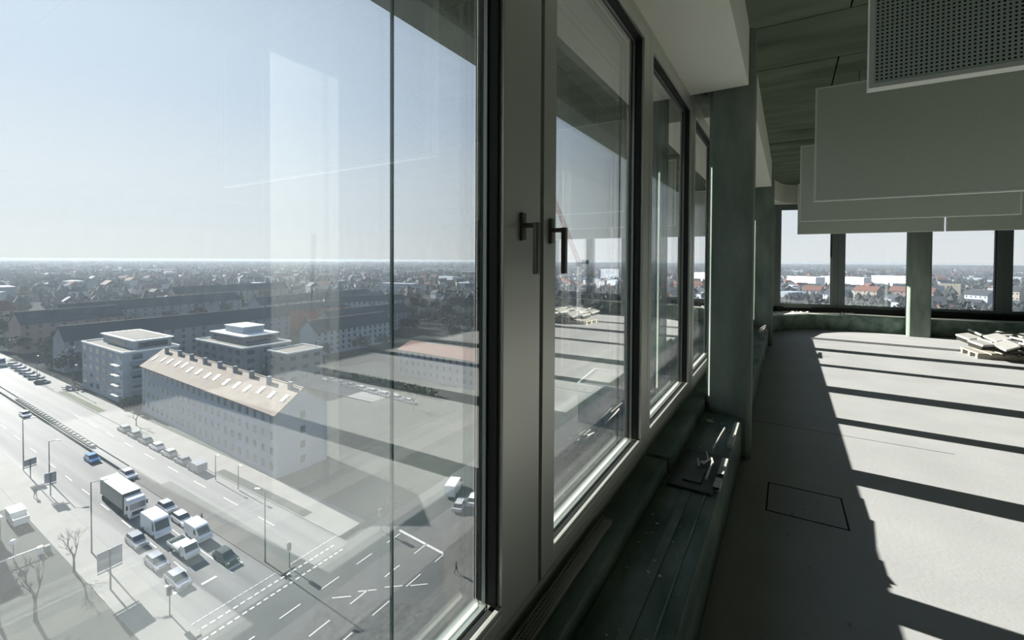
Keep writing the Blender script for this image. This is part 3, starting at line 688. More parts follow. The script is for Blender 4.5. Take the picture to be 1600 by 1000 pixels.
# ------------------------------------------------------------------ people
def person(x, y, rz, label, leg=0.16):
    me = bpy.data.meshes.new('body'); 
    J = [(0, 0, .92), (0, 0, 1.15), (0.02, 0, 1.38), (0.02, 0, 1.50), (0.04, 0, 1.60), (0.05, 0, 1.70), (0, .19, 1.36), (-.10, .25, 1.12), (0.0, .27, .90), (0, -.19, 1.36), (.12, -.24, 1.12), (.22, -.24, .92), (leg, .09, .48), (leg*.9, .09, .07), (leg+.17, .10, .03), (-leg*.4, -.09, .50), (-leg*2, -.09, .10), (-leg*2+.15, -.10, .03), (0, .09, .88), (0, -.09, .88)]
    E_ = [(0, 1), (1, 2), (2, 3), (3, 4), (4, 5), (2, 6), (6, 7), (7, 8), (2, 9), (9, 10), (10, 11), (0, 18), (18, 12), (12, 13), (13, 14), (0, 19), (19, 15), (15, 16), (16, 17)]
    rad_ = [.15, .14, .16, .06, .095, .085, .075, .055, .04, .075, .055, .04, .07, .05, .045, .07, .05, .045, .095, .095]
    me.from_pydata(J, E_, []); me.materials.append(MT['cloth']); me.materials.append(MT['skin'])
    o = bpy.data.objects.new('person', me); COL.objects.link(o); o.location = (x, y, GZ); o.rotation_euler.z = rz
    bm = bmesh.new(); bm.from_mesh(me); ly = bm.verts.layers.skin.verify(); bm.verts.ensure_lookup_table()
    for v, r_ in zip(bm.verts, rad_): v[ly].radius = (r_, r_)
    bm.verts[0][ly].use_root = True; bm.to_mesh(me); bm.free()
    o.modifiers.new('skin', 'SKIN'); s = o.modifiers.new('sub', 'SUBSURF'); s.levels = 1; s.render_levels = 1
    return tag(o, label, 'person')
person(-85.2, 44.2, 1.2, 'person in dark clothes walking on the median beside the white van').location.z = GZ+0.1
person(-121, 33.5, 0.2, 'person in dark clothes walking on the near pavement').location.z = GZ+0.13
person(-40.2, 55.2, 0.5, 'person in dark clothes standing on the corner island beyond the junction').location.z = GZ+0.1

# ------------------------------------------------------------------ street furniture
def lamp(x, y, hgt, arm, label, rz=0.0, z=0.13):
    root = tag(empty('street_lamp', (x, y, GZ+z), rz), label, 'street lamp')
    MB().tube((0, 0, 0), (0, 0, hgt), .11, .06, n=8).build('pole', MT['pole'], root)
    MB().tube((0, 0, hgt-.05), (arm, 0, hgt+.15), .05, n=6).build('arm', MT['pole'], root)
    MB().box(arm-.1, arm+.75, -.16, .16, hgt+.08, hgt+.24).build('lamp_head', MT['white'], root)
    return root
lamp(-91.0, 31.4, 10.8, 1.4, 'tall street lamp on the near pavement beside the lorry', 0.8)
lamp(-138.6, 36.6, 10.9, 1.4, 'street lamp on the near pavement, farthest up the avenue', 0.8)
lamp(-127.5, 37.4, 8.0, 1.2, 'shorter street lamp on the near kerb up the avenue', 0.8, z=0.13)
lamp(-66.2, 43.2, 10.6, -1.6, 'tall mast with a cross arm on the median at the junction', 0.3, z=0.1)
lamp(-99.4, 54.3, 5.0, 0.5, 'thin short lamp on the far verge behind the grey van', 0, z=0.16)
lamp(-91.6, 54.3, 4.6, 0.5, 'thin short lamp on the far verge nearer the junction', 0, z=0.16)
lamp(-205.3, 66.8, 9.0, 1.0, 'thin lamp on the far pavement beside the first verge', 0)
lamp(-236, 66.2, 9.0, 1.0, 'thin lamp on the far pavement before the dark trees', 0)
def signpost(x, y, w, hh, zc, label, rz=0.0):
    root = tag(empty('road_sign', (x, y, GZ+0.13), rz), label, 'sign')
    m = MB(); m.tube((0, .0, 0), (0, 0, zc+hh/2), .10, n=8); m.build('post', MT['pole'], root)
    MB().box(-.14, -.06, -w/2, w/2, zc-hh/2, zc+hh/2).build('panel', MT['signback'], root)
    a = MB(); a.box(-.07, -.02, -w/2, w/2, zc-hh/2-.35, zc-hh/2-.15); a.build('bracket', MT['pole'], root)
    return root
signpost(-78.6, 29.1, 2.7, 2.5, 4.3, 'large grey road sign seen from behind at the near pavement')
signpost(-132.5, 36.0, 2.0, 1.3, 3.3, 'small square sign on the near pavement far up the avenue', 0.2)
signpost(-119.5, 35.2, 1.6, 1.9, 3.4, 'cluster of small signs on one post on the near pavement', -0.2)
def traffic_light(x, y, label, z=0.1):
    root = tag(empty('traffic_light', (x, y, GZ+z)), label, 'traffic light')
    MB().tube((0, 0, 0), (0, 0, 3.4), .07, n=8).build('pole', MT['pole'], root)
    MB().box(-.18, .18, -.18, .18, 2.5, 3.5).build('signal_head', MT['tyre'], root)
    MB().box(-.22, -.18, -.3, .3, 2.4, 3.6).build('backplate', MT['white'], root)
traffic_light(-66.6, 30.7, 'traffic light on the near pavement at the junction', 0.13)
traffic_light(-62.0, 44.2, 'traffic light on the tip of the median')
traffic_light(-57.4, 57.8, 'traffic light on the far corner of the junction')
# boom and odds at the lawn
bm_ = tag(empty('boom_barrier', (-97.4, 27.4, GZ+0.1), rad(-92)), 'white boom barrier across the drive at the left edge of the lawn', 'barrier')
MB().box(-.3, .3, -.3, .3, 0, 1.1).build('housing', MT['white'], bm_)
MB().tube((0, 0, 1.0), (7, 0, 1.0), .10, n=6).build('boom', MT['white'], bm_)
MB().box(-1.1, -.45, -.35, .35, 0, .9).build('concrete_block', MT['kerb'], bm_)
tl = tag(empty('box_trailer', (-113.2, 28.9, GZ+0.1), rad(-4)), 'white box trailer parked beside the near pavement', 'trailer')
MB().box(-1.8, 1.5, -.95, .95, .5, 2.1).build('box_body', MT['white'], tl)
for sy in (-.95, .82): MB().box(1.5, 3.4, sy, sy+.13, .5, 1.5).build('frame_rail', MT['white'], tl)
MB().box(3.4, 3.52, -.95, .95, .5, 1.6).build('tail_frame', MT['white'], tl)
MB().box(1.5, 3.4, -.82, .82, .45, .55).build('deck', MT['kerb'], tl)
for sx in (-1.0, .8):
    for sy in (-1, 1): MB().tube((sx, sy*.75, .3), (sx, sy*.93, .3), .3, n=8).build('wheel', MT['tyre'], tl)
bl = tag(empty('globe_lamp', (-98.9, 24.9, GZ+0.1)), 'white ball lamp on a short post above the barrier', 'street lamp')
MB().tube((0, 0, 0), (0, 0, 2.2), .06, n=6).build('post', MT['pole'], bl); MB().ball((0, 0, 2.6), .45, .45, .45).build('globe', MT['white'], bl)

# ------------------------------------------------------------------ buildings
BLOCKS = []
def block(name, label, cx, cy, L, Wd, H, rz, wall, roof=None, rh=4.0, floors=4, nw=10, nend=3, flat=False, skyl=0, chim=0, roofm=None, winw=1.1, winh=1.5, group=None, cat='building', ends=True, back=False, z0=0.0):
    """local x along the length, front is local -y"""
    root = tag(empty(name, (cx, cy, GZ+z0-0.3), rz), label, cat, group); H += 0.3; BLOCKS.append((cx, cy, L, Wd, rz))
    MB().box(-L/2, L/2, -Wd/2, Wd/2, 0, H).build('walls', wall, root)
    if flat:
        MB().box(-L/2-.1, L/2+.1, -Wd/2-.1, Wd/2+.1, H, H+.12).build('roof_deck', MT['roofg'], root)
        p = MB()
        for a in ((-L/2-.2, L/2+.2, -Wd/2-.2, -Wd/2+.15), (-L/2-.2, L/2+.2, Wd/2-.15, Wd/2+.2), (-L/2-.2, -L/2+.15, -Wd/2+.15, Wd/2-.15), (L/2-.15, L/2+.2, -Wd/2+.15, Wd/2-.15)): p.box(*a, H, H+.55)
        p.build('parapet', MT['white'], root)
    else:
        e = .5
        r = MB(); t = .22
        prof = [(-Wd/2-e, H-.2*rh/ (Wd/2)*0-.15), (0, H+rh), (Wd/2+e, H-.15), (Wd/2+e, H-.15-t), (0, H+rh-t-.05), (-Wd/2-e, H-.15-t)]
        n_ = 6; vs = [(-L/2-.3, y, z) for y, z in prof] + [(L/2+.3, y, z) for y, z in prof]
        r._add(vs, [(0, 1, 4, 5), (1, 2, 3, 4), (6, 11, 10, 7), (7, 10, 9, 8)] + [(i, (i+1) % n_, n_+(i+1) % n_, n_+i) for i in range(n_)])
        ro = r.build('roof', roofm or MT['roofd'], root)
        g = MB()
        for sx in (-1, 1):
            x0, x1 = (L/2-.02, L/2) if sx > 0 else (-L/2, -L/2+.02)
            g._add([(x, y, z) for x in (x0, x1) for y, z in ((-Wd/2, H-.1), (Wd/2, H-.1), (0, H+rh-.25))], [(0, 1, 2), (5, 4, 3), (0, 3, 4, 1), (1, 4, 5, 2), (2, 5, 3, 0)])
        g.build('gable', wall, root)
        MB().box(-L/2-.3, L/2+.3, -.18, .18, H+rh-.08, H+rh+.08).build('ridge', MT['roofb'], ro)
        sl = rh/(Wd/2+e)
        rs = random.Random(len(label))
        if skyl:
            sm = None
            for i in range(skyl):
                x = -L/2+L*(i+.5)/skyl+rs.uniform(-.6, .6); y = -Wd*0.26+rs.uniform(-.4, .3); z = H-.15+(Wd/2+e+y)*(rh+.15)/(Wd/2+e)
                if sm is None:
                    o = MB().box(-.55, .55, -.9, .9, 0, .12).build('skylight', MT['skylight'], ro); sm = o
                else:
                    o = sm.copy(); COL.objects.link(o); o.parent = ro
                o.location = (x, y, z); o.rotation_euler.x = math.atan(sl)
        for i in range(chim):
            x = -L/2+L*(i+.6)/chim; y = -.7+rs.uniform(-.5, .4)
            MB().box(-.45, .45, -.4, .4, 0, 2.0).build('chimney', MT['wallg'], ro, loc=(x, y, H+rh-1.1))
    # windows
    fh = (H-.9)/floors
    wm = None
    def win(x, y, z, rot):
        nonlocal wm
        if wm is None:
            m = MB(); m.box(-winw/2, winw/2, -.05, .05, -winh/2, winh/2); wm = m.build('window', MT['win'], root)
            o = wm
        else:
            o = wm.copy(); COL.objects.link(o); o.parent = root
        o.location = (x, y, z); o.rotation_euler.z = rot
    for f in range(floors):
        z = .9+f*fh+fh*.52
        for i in range(nw):
            x = -L/2+L*(i+.5)/nw
            win(x, -Wd/2-.03, z, 0)
            if back: win(x, Wd/2+.03, z, 0)
        if ends:
            for i in range(nend): win(L/2+.03, -Wd/2+Wd*(i+.5)/nend, z, math.pi/2)
    return root
dB = math.pi/2
B1A = math.atan2(61.5-69.5, -91+164)
block('apartment_row', 'long pale apartment row with beige tiled roof and rows of small windows along the avenue', -126.5, 70.8, 74, 11.5, 13.3, B1A, MT['wallw'], rh=4.2, floors=4, nw=22, nend=1, skyl=15, chim=9, roofm=MT['roofb'])
# modern white flats with setback storey
m2 = block('apartment_block', 'white modern apartment block with setback roof storey and balconies beside the avenue', -194.5, 78.0, 36, 15, 15.4, RA, MT['wallw'], flat=True, floors=5, nw=6, nend=2, winw=2.6, winh=1.6)
MB().box(-12, 15, -3.5, 6.5, 15.7, 18.6).build('penthouse', MT['wallw'], m2); MB().box(-12.6, 15.6, -4.1, 7.1, 18.6, 18.95).build('penthouse_roof', MT['white'], m2)
MB().box(-11, 14, -3.1, 6.1, 18.95, 19.05).build('gravel', MT['roofg'], m2); MB().box(-6, 8, -3.58, -3.5, 16.4, 18.0).build('window_band', MT['win'], m2); MB().box(15.0, 15.08, -2.5, 5.5, 16.4, 18.0).build('window_band', MT['win'], m2)
for f in range(4):
    b = MB().box(12.5, 17.3, -8.9, -7.5, 2.6+f*3.1, 2.8+f*3.1).build('balcony', MT['white'], m2)
    MB().box(18.0, 19.4, -5.5, 1.5, 2.4+f*3.1, 3.5+f*3.1).build('balcony', MT['wallg'], m2)
m3 = block('apartment_block', 'bluish modern apartment block with stepped roof terraces behind the long row', -182, 110, 34, 18, 13, RA, MT['wallg'], flat=True, floors=4, nw=6, nend=3, winw=2.6, winh=1.5)
MB().box(-14, 10, -5, 8, 13.3, 16.2).build('upper_storey', MT['wallg'], m3); MB().box(-14.4, 10.4, -5.4, 8.4, 16.2, 16.6).build('upper_roof', MT['white'], m3); MB().box(-9, 4, -2, 6, 16.6, 18.9).build('roof_storey', MT['wallw'], m3); MB().box(-9.3, 4.3, -2.3, 6.3, 18.9, 19.2).build('roof_slab', MT['white'], m3)
MB().box(-12, 8, -5.08, -5, 14.0, 15.6).build('window_band', MT['win'], m3); MB().box(10, 10.08, -4, 7, 14.0, 15.6).build('window_band', MT['win'], m3)
block('apartment_block', 'small bluish apartment block in front of the stepped terraces', -156, 114, 12, 14, 11.5, RA, MT['wallg'], flat=True, floors=3, nw=2, nend=3, winw=2.4, winh=1.4)
# long rows turned end-on (ridge along Y)
block('apartment_row', 'long dark roofed row whose ridge line runs across behind the white block', -252, 127, 96, 12, 12.4, dB+0.03, MT['wallg'], rh=5.2, floors=4, nw=22, nend=2, ends=False, roofm=MT['roofd'])
block('apartment_row', 'dark roofed row standing parallel behind the first long dark row', -368, 166, 110, 13, 13.0, dB+0.18, MT['wallg'], rh=5.4, floors=4, nw=20, ends=False, roofm=MT['roofd'])
block('apartment_row', 'third dark roofed row farther back beside the wooded strip', -330, 262, 110, 13, 12.5, dB+0.1, MT['wallw'], rh=5, floors=4, nw=18, ends=False, roofm=MT['roofd'])
block('apartment_row', 'brick red apartment row behind the stepped terraces', -262, 203, 42, 12, 14.0, dB, MT['wallr'], rh=3.0, floors=4, nw=12, ends=False, roofm=MT['roofd'])
block('apartment_row', 'pale long apartment row with dark roof in the middle distance', -478, 280, 110, 14, 13.0, dB+0.05, MT['wally'], rh=6, floors=4, nw=18, ends=False, roofm=MT['roofd'])
block('apartment_row', 'dark roofed house row with light gable right of the stepped terraces', -193, 172, 46, 12.5, 11.0, dB-0.02, MT['wallw'], rh=5.0, floors=4, nw=14, nend=2, roofm=MT['roofd'], ends=False)
block('apartment_row', 'dark roofed house row directly behind the one with the light gable', -222, 212, 60, 12.5, 11.0, dB-0.02, MT['wallg'], rh=5.0, floors=4, nw=16, ends=False, roofm=MT['roofd'])
block('apartment_row', 'pale row with many windows beside the dark wood', -285, 270, 60, 12, 12.5, dB-0.5, MT['wallw'], rh=4.0, floors=4, nw=16, ends=False, roofm=MT['roofd'])
block('apartment_house', 'rosy gabled house at the left edge beyond the trees', -318, 102, 40, 13, 13.5, dB+0.1, MT['wallp'], rh=5.5, floors=4, nw=9, ends=False, roofm=MT['roofd'])
block('apartment_house', 'rosy tall house at the far left edge beside the avenue', -388, 84, 26, 16, 15.0, dB+0.3, MT['wally'], rh=5.0, floors=4, nw=6, ends=False, roofm=MT['roofr'])
block('school_building', 'pale three storey building with red brown roof beyond the side street', -108, 146, 44, 14, 10.0, -0.09, MT['wallw'], rh=2.2, floors=3, nw=14, nend=3, roofm=MT['roofr'])
wk = block('workshop_building', 'low flat bluish building at the left edge beside the lawn', -112.5, 21.0, 10, 9, 3.2, 0.0, MT['teal'], flat=True, floors=1, nw=3, nend=2)
MB().box(-24, -10, -4.2, 5.2, 0, 17).build('unseen_shade_block', MT['wallg'], wk)  # tall block out of view, added to cast the shade on the lawn
block('office_block', 'flat pale office block beyond the crossing street', -30, 135, 40, 18, 10.5, 0.05, MT['wallg'], flat=True, floors=3, nw=10, nend=3)
# large white halls on the plain
for i, (x, y, L, wd, hh, rz, lab) in enumerate(((-866, 568, 90, 30, 9, 0.9, 'long white hall with flat roof beyond the dark roofed rows'), (-980, 1260, 120, 40, 16, 0.2, 'large white hall in the far distance near the window edge'), (-700, 1030, 60, 30, 22, 0.2, 'pale tower block in the far distance near the window edge'), (-640, 1000, 70, 20, 12, 0.1, 'low white hall beside the pale tower block'), (-1500, 640, 130, 40, 14, 1.0, 'far white hall just under the horizon on the left'))):
    block('industrial_hall', lab, x, y, L, wd, hh, rz, MT['white'], flat=True, floors=2, nw=6, ends=False, winw=4, winh=1.5)
# white and red houses seen from the far windows
for i, (x, y, L, wd, hh, rf, wl_, lab) in enumerate(((30, 900, 60, 16, 20, None, 'white', 'long white slab block in the left far window'), (85, 930, 70, 16, 20, None, 'white', 'long white slab block in the middle far window'), (150, 960, 50, 16, 22, None, 'white', 'white slab block right of the middle far window'),
        (22, 480, 18, 12, 12, 'roofr', 'wallw', 'white house with red roof beyond the far window post'), (35, 440, 20, 12, 11, 'roofd', 'wallw', 'white villa just above the dark trees in the left far window'), (62, 500, 24, 12, 12, 'roofr', 'wally', 'cream house with orange roof in the middle far window'), (95, 520, 40, 13, 11, 'roofr', 'wallp', 'long orange roofed house in the middle far window'), (125, 470, 20, 14, 13, 'roofd', 'wallw', 'white gabled house near the concrete column outside'), (150, 500, 16, 12, 16, 'roofd', 'wally', 'cream tall house near the concrete column outside'), (215, 420, 18, 14, 12, 'roofd', 'wallw', 'white villa in the right far window'), (250, 640, 30, 14, 14, None, 'white', 'flat white block in the right far window'), (320, 900, 40, 14, 26, None, 'wallw', 'pale tower in the right far window'))):
    if y < 560: x, y = x*1.35, y*1.35
    block('house', lab, x, y, L, wd, hh, -0.7+0.08*((i*37) % 7-3), MT[wl_], flat=rf is None, rh=5, floors=3 if rf else 5, nw=5, ends=False, roofm=MT[rf] if rf else None, cat='house')

# ------------------------------------------------------------------ trees
def bare_tree(seed, hgt):
    r_ = random.Random(seed); trunk = MB(); tw = MB()
    def br(p, d, ln, rad_, depth):
        q = p + d*ln
        (trunk if depth < 2 else tw).tube(p, q, rad_, rad_*.6, n=4 if depth < 2 else 3)
        if depth >= 4: return
        for i in range(3 if depth < 3 else 3):
            a = r_.uniform(.35, .8); az = r_.uniform(0, 6.28)
            ax = d.orthogonal().normalized(); nd_ = (Matrix.Rotation(az, 3, d) @ (Matrix.Rotation(a, 3, ax) @ d)); nd_.z += .12; nd_.normalize()
            br(p + d*ln*r_.uniform(.6, 1), nd_, ln*r_.uniform(.62, .82), rad_*.55, depth+1)
    br(Vector((0, 0, 0)), Vector((0, 0, 1)), hgt*.3, hgt*.018, 0)
    return trunk, tw
def crown_tree(seed, hgt, wid, n, conical=False, sz=0.09):
    r_ = random.Random(seed); m = MB(); vs = []; fs = []
    lobes = [(Vector((r_.uniform(-.3, .3)*wid, r_.uniform(-.3, .3)*wid, hgt*r_.uniform(.45, .85))), wid*r_.uniform(.18, .34)) for _ in range(9)]
    for i in range(n):
        if conical:
            z = r_.random()**1.4; rr_ = wid/2*(1-z)*r_.uniform(.5, 1); a = r_.uniform(0, 6.28); c = Vector((rr_*math.cos(a), rr_*math.sin(a), hgt*(.12+.88*z)))
        else:
            l, lr = r_.choice(lobes); d = Vector((r_.gauss(0, 1), r_.gauss(0, 1), r_.gauss(0, 1))).normalized(); c = l+d*lr*r_.uniform(.6, 1.0)
        s = hgt*sz*r_.uniform(.5, 1.2); u = Vector((r_.gauss(0, 1), r_.gauss(0, 1), r_.gauss(0, 1))).normalized(); v = u.orthogonal().normalized()
        k = len(vs); vs += [c-u*s*.5, c+u*s*.5, c+v*s]; fs.append((k, k+1, k+2))
    m._add(vs, fs)
    return m
def tree_proto(name, kind, seed, hgt, wid, label, group):
    root = tag(empty(name, (0, 0, -200)), label, 'tree', group)
    if kind == 'bare':
        t, w = bare_tree(seed, hgt); t.build('trunk', MT['bark'], root); w.build('twigs', MT['twig'], root)
    else:
        MB().tube((0, 0, 0), (0, 0, hgt*.55), hgt*.02, hgt*.008, n=5).build('trunk', MT['bark'], root)
        crown_tree(seed, hgt, wid, 420 if kind == 'crown' else 360, kind == 'conifer').build('crown', MT['conifer'] if kind == 'conifer' else MT['twig'], root)
    return root
PB = tree_proto('bare_tree', 'bare', 1, 9, 0, 'leafless tree on the near lawn beside the large road sign', None)
PB.location = (-87.6, 28.2, GZ)
PB['group'] = 'bare street trees'
for k, (x, y, s, lab) in enumerate(((-80, 22, 1.3, 'leafless tree on the lawn at the bottom edge'), (-83, 19.5, 1.2, 'leafless tree on the lawn, leftmost at the bottom edge'), (-150, 61.5, .8, 'leafless tree in the gardens before the long row'), (-62.5, 64.0, .8, 'leafless tree on the corner beyond the junction'), (-96, 110, 1.1, 'leafless tree at the side street'))):
    copy_tree(PB, (x, y, GZ), k*1.3, lab, None, (s, s, s))
PCR = tree_proto('winter_tree', 'crown', 2, 12, 10, 'dense bare twigged tree standing among the houses', 'trees among the houses')
PCO = tree_proto('conifer', 'conifer', 3, 14, 5.5, 'dark conifer standing among the houses', 'conifers among the houses')
PCR.location = (-224, 72.5, GZ); PCO.location = (-262, 78, GZ)
rt = random.Random(5)
TAKEN = []
TAKEN += [(-224, 72.5, 5), (-262, 78, 3)]
def free(x, y, r):
    for a, b, q in TAKEN:
        if (a-x)**2+(b-y)**2 < (q+r)**2: return False
    return True
def clear_of_blocks(x, y, r):
    for bx, by, L, wd, rz in BLOCKS:
        u = (x-bx)*math.cos(rz)+(y-by)*math.sin(rz); v = -(x-bx)*math.sin(rz)+(y-by)*math.cos(rz)
        if abs(u) < L/2+r and abs(v) < wd/2+r: return False
    return True
def sow(P, n, f, label, group):
    for _ in range(n):
        for tries in range(30):
            x, y, s = f(); r_ = (7.0 if P is PCR else 3.2)*s
            if free(x, y, r_) and clear_of_blocks(x, y, r_+2): break
        else: continue
        TAKEN.append((x, y, r_))
        copy_tree(P, (x, y, GZ-0.2), rt.uniform(0, 6.28), label, group, (s, s, s*rt.uniform(.85, 1.15)))
# dark trees left of the white block, along the avenue
sow(PCR, 16, lambda: ((lambda x: (x, 73-.07*(x+215)*0.6+rt.uniform(0, 12), rt.uniform(.8, 1.2)))(rt.uniform(-345, -222))), 'bare twigged tree in the dark strip left of the white apartment block', 'trees along the avenue')
sow(PCO, 8, lambda: ((lambda x: (x, 76-.05*(x+215)+rt.uniform(0, 9), rt.uniform(.9, 1.25)))(rt.uniform(-300, -222))), 'dark conifer in the strip left of the white apartment block', 'conifers along the avenue')
sow(PCR, 10, lambda: (rt.uniform(-164, -160), rt.uniform(84, 96), rt.uniform(.35, .6)), 'small bushy tree squeezed between the white block and the long beige roofed row', 'bushy trees beside the white block')
sow(PCR, 16, lambda: (rt.uniform(-188, -168), rt.uniform(140, 196), rt.uniform(.6, .95)), 'bare tree beside the dark roofed house row with the light gable', 'trees at the gabled house row')
sow(PCO, 5, lambda: (rt.uniform(-172, -150), rt.uniform(98, 128), rt.uniform(.4, .7)), 'dark conifer between the stepped terraces and the long beige roofed row', 'conifers at the terraces')
sow(PCR, 60, lambda: (rt.uniform(-260, -120), rt.uniform(205, 340), rt.uniform(.8, 1.3)), 'bare twigged tree in the wood beyond the gabled house rows', 'trees in the wood')
sow(PCR, 34, lambda: (rt.uniform(-450, -290), rt.uniform(120, 300), rt.uniform(.8, 1.3)), 'bare twigged tree between the dark roofed long rows', 'trees between the long rows')
sow(PCO, 14, lambda: (rt.uniform(-450, -200), rt.uniform(180, 330), rt.uniform(.7, 1.1)), 'dark conifer among the far house rows', 'conifers among the rows')
sow(PCR, 90, lambda: (rt.uniform(-25, 190), rt.uniform(190, 400), rt.uniform(1.2, 1.8)), 'bare tree in the wood below the far windows of the room', 'trees below the far windows')
sow(PCO, 14, lambda: (rt.uniform(20, 170), rt.uniform(230, 380), rt.uniform(.8, 1.2)), 'dark conifer below the far windows of the room', 'conifers below the far windows')
sow(PCR, 22, lambda: (rt.uniform(-345, -272), rt.uniform(96, 175), rt.uniform(.6, .95)), 'bare twigged tree standing between the first two dark long rows', 'trees between the dark rows')
sow(PCR, 12, lambda: (rt.uniform(-240, -222), rt.uniform(84, 140), rt.uniform(.5, .85)), 'bare tree before the first dark long row, behind the white block', 'trees before the first dark row')
# hedges
for a, b, w, hh, lab in (((-140, 127), (-98, 123), 3.5, 2.2, 'clipped green hedge along the side street'), ((-172, 66.5), (-166, 82), 3, 2.6, 'dark hedge at the foot of the white apartment block')):
    m = MB(); A = Vector((*a, 0)); B = Vector((*b, 0)); r_ = random.Random(4); vs = []; fs = []
    for i in range(900):
        p = A.lerp(B, r_.random()); n_ = (B-A).normalized().orthogonal(); n_ = Vector((-(B-A).y, (B-A).x, 0)).normalized()
        c = p+n_*r_.uniform(-w/2, w/2)+Vector((0, 0, GZ+hh*r_.random()**.6)); s = .45; u = Vector((r_.gauss(0, 1), r_.gauss(0, 1), r_.gauss(0, 1))).normalized(); v = u.orthogonal()
        k = len(vs); vs += [c-u*s, c+u*s, c+v*s]; fs.append((k, k+1, k+2))
    m._add(vs, fs); tag(m.build('hedge', MT['hedge']), lab, 'hedge')

# ------------------------------------------------------------------ houses of the plain: individuals near, one mass beyond
hs = []
for k, (wn, rn, kl) in enumerate((('wallw', 'roofd', 'white house with dark roof among the far trees'), ('wally', 'roofr', 'cream house with red roof among the far trees'), ('wallg', 'roofd', 'grey house with dark roof among the far trees'))):
    root = tag(empty('house', (0, 0, GZ)), kl, 'house', 'houses among the far trees')
    MB().box(-7, 7, -5, 5, 0, 8).build('walls', MT[wn], root)
    r = MB(); r._add([(x, y, z) for x in (-7.4, 7.4) for y, z in ((-5.6, 7.6), (5.6, 7.6), (0, 12))], [(0, 1, 2), (5, 4, 3), (0, 3, 4, 1), (1, 4, 5, 2), (2, 5, 3, 0)]); r.build('roof', MT[rn], root)
    hs.append(root)
ri = random.Random(21); used = [0, 0, 0]
def polar(r0, r1, p=1.0):
    while True:
        a = rad(ri.uniform(-86, 33)); d = r0+(r1-r0)*ri.random()**p
        x, y = d*math.sin(a), d*math.cos(a)
        return x, y, d, a
cnt = 0
while cnt < 150:
    x, y, d, a = polar(330, 900, .8)
    if a > rad(-3) and d < 520: continue
    if abs(y-(44-.07*(60+x))) < 30 and x < -60: continue
    if x > -520 and y < 345 and x < -100: continue
    k = ri.choice((0, 0, 1, 2)); s = ri.uniform(.6, .95)
    if not free(x, y, 14*s) or not clear_of_blocks(x, y, 14*s): continue
    TAKEN.append((x, y, 12*s))
    zone = 'seen through the far windows' if a > rad(-3) else ('seen through the second casement' if a > rad(-27) else ('seen right of the wide pane joint' if a > rad(-43) else 'on the plain seen through the nearest pane'))
    lab = ('white house with dark roof', 'cream house with red roof', 'grey house with dark roof')[k]+' '+zone; grp = lab.replace('house', 'houses', 1)
    if not used[k]: hs[k]['label'] = lab; hs[k]['group'] = grp
    if not used[k]: hs[k].location = (x, y, GZ-.3); hs[k].rotation_euler.z = ri.uniform(0, 3); used[k] = 1
    else: copy_tree(hs[k], (x, y, GZ-.3), ri.uniform(0, 3), lab, grp, (s*ri.uniform(.8, 1.4), s, s))
    cnt += 1
mh = MB(); mr = MB(); vsw = []; fsw = []; vsr = []; fsr = []; mats_w = []; mats_r = []
for i in range(5200):
    x, y, d, a = polar(600, 4200, .75)
    if abs(y-(44-.07*(60+x))) < 25 and -420 < x < -60: continue
    big = ri.random() < .10
    L = ri.uniform(8, 20)*(2.6 if big else 1); Wd = ri.uniform(8, 13)*(1.4 if big else 1); H = ri.uniform(5, 11)*(1.4 if big else 1); an = ri.uniform(0, 3.14); ca, sa = math.cos(an), math.sin(an)
    def T(u, v, z): return (x+u*ca-v*sa, y+u*sa+v*ca, GZ-.3+z)
    k = len(vsw); vsw += [T(u, v, z) for z in (0, H) for u, v in ((-L/2, -Wd/2), (L/2, -Wd/2), (L/2, Wd/2), (-L/2, Wd/2))]
    mi = 0 if ri.random() < .55 else (1 if ri.random() < .5 else 2)
    ff = [(k, k+1, k+5, k+4), (k+1, k+2, k+6, k+5), (k+2, k+3, k+7, k+6), (k+3, k, k+4, k+7), (k+4, k+5, k+6, k+7)]; fsw += ff; mats_w += [mi]*5
    if not big:
        k = len(vsr); vsr += [T(u, v, z) for u in (-L/2-.3, L/2+.3) for v, z in ((-Wd/2-.4, H-.2), (Wd/2+.4, H-.2), (0, H+Wd*.4))]
        fsr += [(k, k+1, k+2), (k+5, k+4, k+3), (k+1, k+4, k+5, k+2), (k+2, k+5, k+3, k)]; mats_r += [0 if ri.random() < .6 else 1]*4
mh._add(vsw, fsw); mh.m = mats_w; mr._add(vsr, fsr); mr.m = mats_r
rootc = tag(mh.build('distant_housing', [MT['wallw'], MT['wally'], MT['wallg']], CG), None, None, None, 'stuff')
mr.build('distant_roofs', [MT['roofd'], MT['roofr']], CG)['kind'] = 'stuff'
mw = MB(); vs = []; fs = []
for i in range(30000):
    x, y, d, a = polar(380, 4600, .8)
    if abs(y-(44-.07*(60+x))) < 25 and -420 < x < -60: continue
    if x > -520 and y < 345 and x < -100: continue
    if d < 950 and not free(x, y, 5): continue
    if a > rad(-3) and d < 460: pass
    hh = ri.uniform(6, 13)*(1+d/6000); wd = ri.uniform(4, 9)*(1+d/3000); k = len(vs)
    n_ = 5
    for j in range(n_):
        w = 6.283*j/n_+ri.uniform(-.3, .3); vs.append((x+wd*.5*math.cos(w), y+wd*.5*math.sin(w), GZ+hh*ri.uniform(.25, .6)))
    vs.append((x, y, GZ+hh)); vs.append((x, y, GZ))
    for j in range(n_): fs += [(k+j, k+(j+1) % n_, k+n_), (k+(j+1) % n_, k+j, k+n_+1)]
mw._add(vs, fs); mw.build('distant_woods', MT['twig'], CG)['kind'] = 'stuff'

